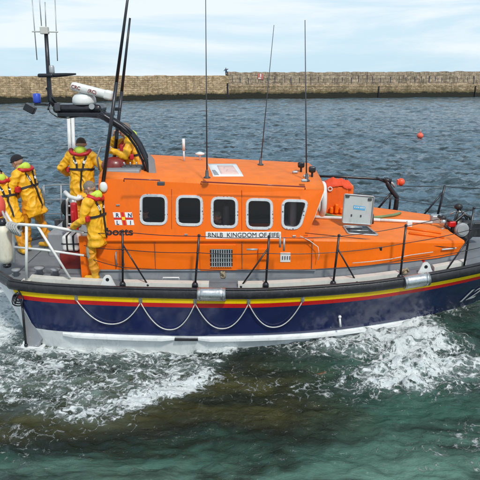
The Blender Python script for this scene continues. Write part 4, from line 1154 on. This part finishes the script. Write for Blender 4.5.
def wallseg(name, a, b, z0, z1a, z1b, th, mt, label, cat='wall', yoff=0.0, n=120):
    d = (b-a); Ln = d.length; an = math.atan2(d.y, d.x)
    mb = MB(); rows = []
    for k in range(n+1):
        x = Ln*k/n; z1 = z1a+(z1b-z1a)*k/n + .2*mnoise.noise(V((x*.5, z0*3, 1))) + (.13 if (k*7 % 11) < 4 else 0)
        jy = .06*mnoise.noise(V((x*.8, 3, z0)))
        rows.append([V((x, yoff+jy-.25, z0)), V((x, yoff+jy, z1-.03)), V((x, yoff+jy+.06, z1)), V((x, yoff+th, z1+.0)), V((x, yoff+th, z0))])
    mb.grid(rows, 0, False); mb.add(rows[0], [(0,1,2,3,4)]); mb.add(rows[-1], [(4,3,2,1,0)])
    o = mb.build(name, mt); o.location = (a.x, a.y, 0); o.rotation_euler = (0,0,an); ORG[o.name] = V((0,0,0))
    return tag(o, label, cat), Ln, an
wL, Ll, al = wallseg('harbour_wall', Pl, Pm, -2, zl-.15, zm, 6, M_w1, 'pale sandstone breakwater wall, lower left stretch')
zs = topat(350,84,149)
wR, Lr, ar = wallseg('harbour_wall', Pm, Pr, -2, 2.35, zs, 9, M_w2, 'dark stained lower quay of the breakwater on the right')
wP, _, _ = wallseg('parapet_wall', Pm, Pr, 2.2, topat(230,72.6,Pm.y), topat(480,71.2,158), 3.0, M_w3, 'taller brown parapet wall standing on the right stretch of breakwater', yoff=.8, n=200)
# joints and ledge as parts
mb = MB()
for k in range(70):
    x = 1+k*1.9+random.uniform(-.5,.5); mb.box((x,.62,2.6),(x+random.uniform(.1,.22),.84,4.35+random.uniform(-.3,.2)))
o = mb.build('wall_joints', M_dgrey); o.parent = wP; o['kind'] = 'stuff'
mb = MB()
mb.box((0,-.1,2.3),(Lr,1.0,2.5)); o = mb.build('ledge', M_w1); o.parent = wR
mb = MB()
for x, w_, z0, z1 in ((Ll-.6,.35,-.2,3.0),): mb.box((x,-.2,z0),(x+w_,.05,z1))
o = mb.build('drain_slot', M_blk); o.parent = wL
mb = MB()
for px in (465,368):
    x = aY(px,90,147).x-Pm.x; mb.box((x*1.04,-.42,-.5),(x*1.04+.2,-.2,2.3))
o = mb.build('timber_fender', M_blk); o.parent = wR
# sign and small figure on the wall
q = aY(260.5,76.5,Pm.y+2.0)
mb = MB(); mb.box((q.x-.6,q.y-.1,q.z-.6),(q.x+.6,q.y,q.z+.6)); sg = tag(mb.build('warning_sign', mat('red_sign_face', (.5,.17,.13), .5), None, origin=(q.x,q.y,q.z-.7)), 'small square red and white sign on the parapet wall', 'sign')
mb = MB(); mb.box((q.x-.1,q.y-.13,q.z-.1),(q.x+.15,q.y-.1,q.z+.6)); mb.box((q.x-.45,q.y-.13,q.z-.5),(q.x+.1,q.y-.1,q.z-.25)); mb.build('sign_marks', M_txtw, sg)
q = V((aY(226,76,Pm.y).x, Pm.y+1.5, zm+.02))
person('tiny distant figure in dark blue standing where the breakwater steps up', tuple(q), math.pi*.8, dict(suit=mat('blue_anorak', (.04,.07,.14), .8), harness=False, scale=1.0, arms=(((-.3,.0,.02),(-.45,.2,.1)),((.25,.0,-.2),(.2,.2,-.3)))), group=None)
# mooring buoy
q = aZ(420,137.5,0); mb = MB(); mb.ball(q+V((0,0,.14)), .25, n=20, m=12, sc=(1,1,.9)); mb.tube([q+V((0,0,.35)), q+V((0,0,.5))], .035)
b_ = tag(mb.build('mooring_buoy', mat('pinkish_red_buoy', (.8,.13,.08), .5), None, origin=tuple(q)), 'small round red mooring buoy floating on the open water right of centre', 'buoy')
mb = MB(); mb.tube([q+V((.06*math.cos(a_),0,.52+.06*math.sin(a_))) for a_ in np.linspace(0,6.28,12)[:-1]], .03, closed=True, n=6); mb.build('buoy_ring', M_steel, b_)
# ================================================================== sea
def sea():
    us = np.concatenate([-np.geomspace(6,.62,24), np.arange(-.60,.6001,.0031), np.geomspace(.62,6,24)])
    ys = [-40,-30,-20,-12,-6,-2,0,1.5,3,4,4.6]; y = 5.0
    while y < 175: ys.append(y); y += .0029*max(y, 7.0)
    ys += list(np.geomspace(176, 6000, 24)); ys = np.array(ys)
    U, Y = np.meshgrid(us, ys); Wd = np.maximum(Y, 7.5); X = U*Wd
    Z = np.zeros_like(X); sp_ = .0031*Wd
    r = np.random.default_rng(5)
    for lam, amp, cnt, spread, th0 in ((9,.030,5,.5,0),(4.5,.019,8,.7,0),(2.4,.016,12,.9,0),(1.35,.0130,16,1.1,0),(.8,.0090,18,1.2,0),(.48,.0066,22,1.3,0),(.3,.0036,20,1.5,0)):
        for _ in range(cnt):
            l = lam*r.uniform(.75,1.3); th_ = math.pi/2+r.normal(0,.5)*spread; k = 2*math.pi/l
            fade = np.clip((l/sp_-3)/4, 0, 1)
            ph = k*(X*math.cos(th_)+Y*math.sin(th_))+r.uniform(0,6.28)+.8*np.sin(.21*X+.13*Y+r.uniform(0,6))
            s = np.sin(ph); Z += fade*amp*r.uniform(.5,1.2)*(1-np.abs(s)*1.0 if lam <= 2.4 else s)*(1.6 if lam <= 2.4 else 1)
    Z -= Z[(Y>6)&(Y<60)].mean()
    Z *= 1-sst(120,175,Y)*.6
    near = 1-sst(13.5,18,Y)
    calm = sst(11,5.5,Y) if False else 1-sst(5.5,10.5,Y)
    Z *= 1.25-.7*near-.15*calm
    # --- foam masks, with painted glint lines
    def blob(x0, y0, rx, ry, rot=0.0):
        c_, s_ = math.cos(rot), math.sin(rot); dx, dy = X-x0, Y-y0
        a_ = (dx*c_+dy*s_)/rx; b_ = (-dx*s_+dy*c_)/ry; return np.exp(-(a_*a_+b_*b_))
    wob = fbm(X*.9, Y*.9, 4, 3)
    # stern wash between waterline and outer edge
    outer = np.interp(X, [-6,-4,-2.8,-1.8,-1.0,-.6,-.2,.2], [7.55,7.5,7.4,7.25,7.45,8.1,8.9,9.9])+wob*.22
    A = sst(0, .9, Y-outer)*(1-sst(-.1,.35,X+wob*.2))*(1-sst(10.2,10.7,Y))*(.44+.13*fbm(X*1.6,Y*1.9,3,101))
    ridge = np.exp(-((Y-outer-.42)/.3)**2)*(1-sst(-.3,.3,X))*sst(-7,-1.5,X)*.30
    line = blob(-.95,8.2,.95,.22,.6)*.55
    Bz = (blob(2.75,8.95,.85,.55,.0)*.95+blob(3.25,9.55,.7,.5,.3)*.75+blob(2.7,8.3,1.0,.35,.05)*.55+blob(1.5,9.35,.9,.2,.2)*.6+blob(2.4,9.75,.8,.28,.25)*.5+blob(4.15,8.95,.55,.45)*.5)
    Bz = np.clip(Bz+(wob*.2+.12*fbm(X*3,Y*3,3,81))*sst(.05,.4,Bz), 0, 1)*.84
    Cz = sst(-3.5,-4.3,X+wob*.2) if False else (1-sst(-4.6,-4.0,X+wob*.2))*sst(9.3,10.3,Y)*(1-sst(14,17,Y))*.8
    hullf = np.exp(-((Y-np.interp(X,[-4,-2,0,1.5,2.5,3.5,4.5,5.5],[9.75,9.68,9.6,9.85,10.1,10.5,10.95,11.3]))/(.16+.16*sst(0,1,X)))**2)*(sst(-4.3,-3.8,X)*(1-sst(5.6,6.3,X)))*(.5+.12*sst(0,1,X))
    glint_lines = sst(6.0,6.6,Y)*(1-sst(9.6,10.2,Y))*.05*(1+fbm(X*.5,Y*.8,3,91))  # faint white wavelet glints painted in through the foam mask
    wisp = glint_lines+(blob(1.0,8.3,1.2,.5)*.32+blob(3.6,7.0,1.2,.5,.3)*.36+blob(-3.6,7.1,1.6,.5)*.2+.02*(1-sst(11,14,Y)))
    F = np.clip(A+ridge+line+Bz+hullf+wisp+Cz, 0, 1)
    far_caps = np.clip(fbm(X*.25,Y*.5,4,9)-1.1,0,1)*.5*sst(16,25,Y)
    F = np.clip(F+far_caps, 0, 1)
    # --- churned surface
    tb = fbm(X*2.6, Y*3.4, 5, 21, .6); tb2 = 1-np.abs(fbm(X*1.7+tb*.3, Y*2.4, 4, 31))
    act = np.clip(A*1.1+Bz*1.0+ridge*.8+Cz*.6+hullf*.4, 0, 1.2)
    Z += act*(.045*tb+.05*(tb2-.6))
    Z += Bz*.14*(1+.3*tb)+blob(3.6,9.55,.8,.22,.35)*.16+blob(2.6,9.45,1.0,.2,.28)*.08+ridge*.1+.03*hullf
    # flow ripples in the calmer foreground
    Z += (1-sst(7.6,8.6,Y))*(.012*(1-np.abs(fbm(X*.9+Y*.2, Y*2.3, 4, 51)))+.006*fbm(X*3,Y*6,3,61))
    hy = np.interp(X,[-4,-2,0,1.5,2.5,3.5,4.5,5.5],[9.8,9.62,9.56,9.75,10.0,10.35,10.8,11.2])
    hh_ = np.interp(X,[-3,-1,0,1,2,2.6,3.1,3.6,4.5,5.4,6.2,7],[-.07,-.03,.06,.14,.19,.27,.37,.49,.56,.6,.4,0])*(1+.12*fbm(X*2.2,Y*2.2,3,71))
    od = np.maximum(hy-Y, 0); ov = np.maximum(Y-hy-.9, 0)
    Z += hh_*np.exp(-(od/.55)**1.6)*np.exp(-(ov/.5)**2)
    global SPR; SPR = (X[::2, ::2], Y[::2, ::2], Z[::2, ::2], F[::2, ::2])
    nr, nc = X.shape; Vv = np.stack([X, Y, Z], -1).reshape(-1, 3)
    i = np.arange(nr-1)[:,None]*nc+np.arange(nc-1)[None,:]; Q = np.stack([i, i+1, i+nc+1, i+nc], -1).reshape(-1, 4)
    me = bpy.data.meshes.new('sea'); me.vertices.add(len(Vv)); me.vertices.foreach_set('co', Vv.ravel())
    me.loops.add(Q.size); me.loops.foreach_set('vertex_index', Q.ravel().astype(np.int32)); me.polygons.add(len(Q))
    me.polygons.foreach_set('loop_start', np.arange(0, Q.size, 4, dtype=np.int32)); me.polygons.foreach_set('loop_total', np.full(len(Q), 4, np.int32))
    me.polygons.foreach_set('use_smooth', np.ones(len(Q), bool)); me.update(); me.validate()
    for nm, arr in (('foam', F), ('churn', act), ('aft', Cz)):
        at = me.attributes.new(nm, 'FLOAT', 'POINT'); at.data.foreach_set('value', arr.ravel().astype(np.float32))
    o = bpy.data.objects.new('sea', me); C.objects.link(o); o['kind'] = 'structure'; o['label'] = 'choppy blue harbour water turning green with white wash in front of the boat'
    me.materials.append(sea_mat()); return o
def sea_mat():
    m, t, b = nt('sea_water'); v = objv(t)
    sep = N(t, 'ShaderNodeSeparateXYZ'); L(t, v, sep.inputs[0]); Yc = sep.outputs[1]; Xc = sep.outputs[0]
    fo = N(t, 'ShaderNodeAttribute'); fo.attribute_name = 'foam'; af = N(t, 'ShaderNodeAttribute'); af.attribute_name = 'aft'
    chn = N(t, 'ShaderNodeAttribute'); chn.attribute_name = 'churn'
    # bed colours seen through the shallows
    deep = (.10,.17,.22); green = (.03,.088,.064); lite = (.10,.20,.155); olive = (.042,.042,.012); dark = (.006,.012,.008)
    n1 = noise(t, .55, 5, .55, objv(t, (.5,1.3,1)), .6)
    n2 = noise(t, 1.3, 6, .6, objv(t, (.45,1.5,1)), .8)
    yw = mth(t, 'ADD', Yc, mth(t, 'MULTIPLY', mth(t, 'SUBTRACT', n1.outputs[0], .5), 1.6))
    yn = mth(t, 'DIVIDE', yw, 20.0)
    base = ramp(t, yn, [(.31,lite),(.335,green),(.35,dark),(.37,olive),(.43,olive),(.47,dark),(.54,green),(.78,deep)])
    # right half of the foreground is plain green water
    xr = ramp(t, mth(t, 'ADD', mth(t, 'MULTIPLY', Xc, .12), mth(t, 'MULTIPLY', n1.outputs[0], .5)), [(.30,0.),(.52,1.)]).outputs[0]
    base2 = ramp(t, yn, [(.30,lite),(.38,green),(.52,(.018,.06,.045)),(.8,deep)])
    c = mixc(t, xr, base.outputs[0], base2.outputs[0])
    c = mixc(t, ramp(t, n2.outputs[0], [(.42,0.),(.62,.85)]).outputs[0], c, dark)
    vn = ramp(t, noise(t, 1.9, 6, .65, objv(t, (.7,1.1,1)), 1.0).outputs[0], [(.38,.05),(.62,1.)]).outputs[0]
    c = mixc(t, mth(t, 'MULTIPLY', mth(t, 'MULTIPLY', chn.outputs['Fac'], 1.1, clamp=True), vn), c, (.20,.28,.26))
    c = mixc(t, mth(t, 'MULTIPLY', mth(t, 'MULTIPLY', chn.outputs['Fac'], .75, clamp=True), mth(t, 'SUBTRACT', 1.0, vn)), c, (.012,.026,.02))
    # foam lace
    wv = N(t, 'ShaderNodeVectorMath', operation='MULTIPLY_ADD'); nz = noise(t, 1.6, 4, .6, v); L(t, nz.outputs['Color'], wv.inputs[0]); wv.inputs[1].default_value = (.55,.55,0); L(t, v, wv.inputs[2])
    def ridged(sc, det, st_=(1,1.25,1), ds=.3):
        mp = N(t, 'ShaderNodeMapping'); mp.inputs['Scale'].default_value = st_; L(t, wv.outputs[0], mp.inputs['Vector'])
        n = noise(t, sc, det, .6, mp.outputs[0], ds)
        return mth(t, 'SUBTRACT', 1.0, mth(t, 'MULTIPLY', mth(t, 'ABSOLUTE', mth(t, 'SUBTRACT', n.outputs[0], .5)), 8.5), clamp=True)
    r1 = ridged(2.5, 6); r2 = ridged(6.2, 6, (1,1.3,1), .6); r3 = noise(t, 11, 6, .7, wv.outputs[0])
    vo = N(t, 'ShaderNodeTexVoronoi', feature='DISTANCE_TO_EDGE'); vo.inputs['Scale'].default_value = 8.5; L(t, wv.outputs[0], vo.inputs['Vector'])
    ve = mth(t, 'SUBTRACT', 1.0, mth(t, 'MULTIPLY', vo.outputs['Distance'], 4.5), clamp=True)
    pat = mth(t, 'ADD', mth(t, 'MULTIPLY', r1, .32), mth(t, 'MULTIPLY', r2, .26))
    pat = mth(t, 'ADD', pat, mth(t, 'MULTIPLY', r3.outputs[0], .34)); pat = mth(t, 'ADD', pat, mth(t, 'MULTIPLY', ve, .22))
    thr = mth(t, 'SUBTRACT', 1.02, mth(t, 'MULTIPLY', fo.outputs['Fac'], .82))
    d = mth(t, 'SUBTRACT', pat, thr)
    fm = ramp(t, mth(t, 'ADD', mth(t, 'MULTIPLY', d, 1.0), .5), [(.43,0.),(.53,.32),(.70,1.)]).outputs[0]
    n5 = noise(t, 5.0, 5, .65, objv(t, (.35,1.6,1)), 1.2); c = mixc(t, ramp(t, n5.outputs[0], [(.5,0.),(.68,.6)]).outputs[0], c, mixc(t, .5, c, dark))
    # thin veil of aerated water
    c = mixc(t, mth(t, 'MULTIPLY', af.outputs['Fac'], .9, clamp=True), c, (.3,.38,.42))
    fc = ramp(t, r3.outputs[0], [(.35,(.5,.57,.57)),(.65,(.72,.75,.75))]).outputs[0]
    c = mixc(t, fm, c, fc)
    L(t, c, b.inputs['Base Color'])
    L(t, mth(t, 'ADD', mth(t, 'MULTIPLY', fm, .6), .06), b.inputs['Roughness']); b.inputs['IOR'].default_value = 1.33
    # small ripples
    h1 = noise(t, 6.5, 6, .68, objv(t, (.75,1.15,1)), .5); h2 = noise(t, 1.5, 5, .6, objv(t, (.6,1.2,1)), .7); 
    hh = mth(t, 'ADD', mth(t, 'MULTIPLY', h1.outputs[0], .045), mth(t, 'MULTIPLY', h2.outputs[0], .16))
    nearf = ramp(t, mth(t, 'DIVIDE', Yc, 40.0), [(.2,.75),(.4,1.)]).outputs[0]
    hh = mth(t, 'MULTIPLY', hh, nearf)
    hh = mth(t, 'ADD', hh, mth(t, 'MULTIPLY', fm, .010)); hh = mth(t, 'ADD', hh, mth(t, 'MULTIPLY', mth(t, 'MULTIPLY', r3.outputs[0], fm), .03))
    bn = N(t, 'ShaderNodeBump'); bn.inputs['Strength'].default_value = 1.0; bn.inputs['Distance'].default_value = 1.0
    L(t, hh, bn.inputs['Height']); L(t, bn.outputs[0], b.inputs['Normal'])
    return m
sea()
# airborne spray over the wash
sx, sy, sz, sf = [a.ravel() for a in SPR]
ok = np.nonzero((sf > .42) & (sy > 7) & (sy < 10.3) & (np.abs(sx) < 4.6))[0]
pk = RNG.choice(ok, 1500); mb = MB()
for i_ in pk:
    h_ = RNG.exponential(.045)*(1.4 if sx[i_] > 1 else .8); rr_ = RNG.uniform(.0025,.0065)
    c_ = V((sx[i_]+RNG.normal(0,.06), sy[i_]+RNG.normal(0,.06), sz[i_]+.02+h_))
    vs_ = [c_+V(d)*rr_ for d in ((1,0,0),(-1,0,0),(0,1,0),(0,-1,0),(0,0,1.3),(0,0,-1.3))]
    mb.add(vs_, [(0,2,4),(2,1,4),(1,3,4),(3,0,4),(2,0,5),(1,2,5),(3,1,5),(0,3,5)], 0, True)
tag(mb.build('spray', mat('spray_white', (.8,.83,.83), .5), rec=False), kind='stuff')
# rust-brown weedy ledge breaking the surface in a thin broken line
GX, GY, GZ = SPR[0], SPR[1], SPR[2]
def seaz(x, y):
    r_ = int(np.argmin(np.abs(GY[:,0]-y))); c_ = int(np.argmin(np.abs(GX[r_]-x))); return float(GZ[r_, c_])
mb = MB()
rows = []
for k in range(150):
    x = -.2+1.9*k/149; y = 8.66+.05*math.sin(x*1.7)+.05*mnoise.noise(V((x*2.5,0,0))); z = seaz(x, y)
    g_ = mnoise.noise(V((x*3.3,7,0)))+.25*mnoise.noise(V((x*11,7,0))); e = min(1, k/12, (149-k)/12)
    top = z-.006+.022*g_*e-.012*(1-e); wd = .018+.03*abs(mnoise.noise(V((x*6,5,0))))
    rows.append([V((x,y-wd*2.5,-.4)), V((x,y-wd,top-.012)), V((x,y,top)), V((x,y+wd,top-.012)), V((x,y+wd*2.5,-.4))])
mb.grid(rows); o = mb.build('rock_ledge', mat('weedy_rock', (.10,.045,.015), .45, var=.6, vs=14, bump=1, bs=40)); o['kind'] = 'structure'
mb = MB(); mb.box((-400,-60,-6),(400,400,-5.5)); o = mb.build('seabed', mat('seabed_sand', (.08,.09,.05), .9)); o['kind'] = 'structure'
# ================================================================== light, sky, camera
SUN_EL, SUN_AZ = 50.0, 22.0   # azimuth: degrees to the right of straight behind the camera
sd = V((math.sin(R(SUN_AZ))*math.cos(R(SUN_EL)), -math.cos(R(SUN_AZ))*math.cos(R(SUN_EL)), math.sin(R(SUN_EL))))
ld = bpy.data.lights.new('sun', 'SUN'); ld.energy = 2.7; ld.angle = R(6.0); ld.color = (1,.95,.88)
lo = bpy.data.objects.new('sun', ld); C.objects.link(lo); lo.rotation_euler = sd.to_track_quat('Z', 'Y').to_euler()
w = bpy.data.worlds.new('World'); bpy.context.scene.world = w; w.use_nodes = True; t = w.node_tree
bg = t.nodes['Background']; sky = N(t, 'ShaderNodeTexSky', sky_type='NISHITA'); sky.sun_disc = False
sky.sun_elevation = R(SUN_EL); sky.sun_rotation = math.atan2(sd.x, sd.y); sky.air_density = 1.0; sky.dust_density = .6; sky.ozone_density = 1.4
tc = N(t, 'ShaderNodeTexCoord'); mp = N(t, 'ShaderNodeMapping'); mp.inputs['Scale'].default_value = (1.2,1.2,9); L(t, tc.outputs['Generated'], mp.inputs['Vector'])
n1 = noise(t, 1.7, 8, .55, mp.outputs[0], .4)
n2 = noise(t, .8, 4, .5, mp.outputs[0])
sepw = N(t, 'ShaderNodeSeparateXYZ'); L(t, tc.outputs['Generated'], sepw.inputs[0])
lowf = ramp(t, sepw.outputs[2], [(.0,.88),(.16,.8),(.45,.5),(.9,.3)]).outputs[0]
base_ = mixc(t, lowf, sky.outputs[0], (5.2,7.2,8.6))
cf = ramp(t, n1.outputs[0], [(.42,.0),(.5,.25),(.6,.8)]).outputs[0]
cl_ = mixc(t, cf, base_, (8.2,8.7,9.0))
L(t, cl_, bg.inputs['Color']); bg.inputs['Strength'].default_value = .115
cd = bpy.data.cameras.new('camera'); cam = bpy.data.objects.new('camera', cd); C.objects.link(cam)
cam.location = (0, 0, EYE); cam.rotation_euler = (math.pi/2-TH, 0, 0); cd.sensor_width = 36; cd.sensor_height = 36; cd.lens = 36*FOC/480
cd.clip_start = .1; cd.clip_end = 10000
S = bpy.context.scene; S.camera = cam
S.view_settings.view_transform = 'Standard'; S.view_settings.look = 'None'; S.view_settings.exposure = 0.0; S.view_settings.gamma = 1
S.render.resolution_x = 1024; S.render.resolution_y = 1024
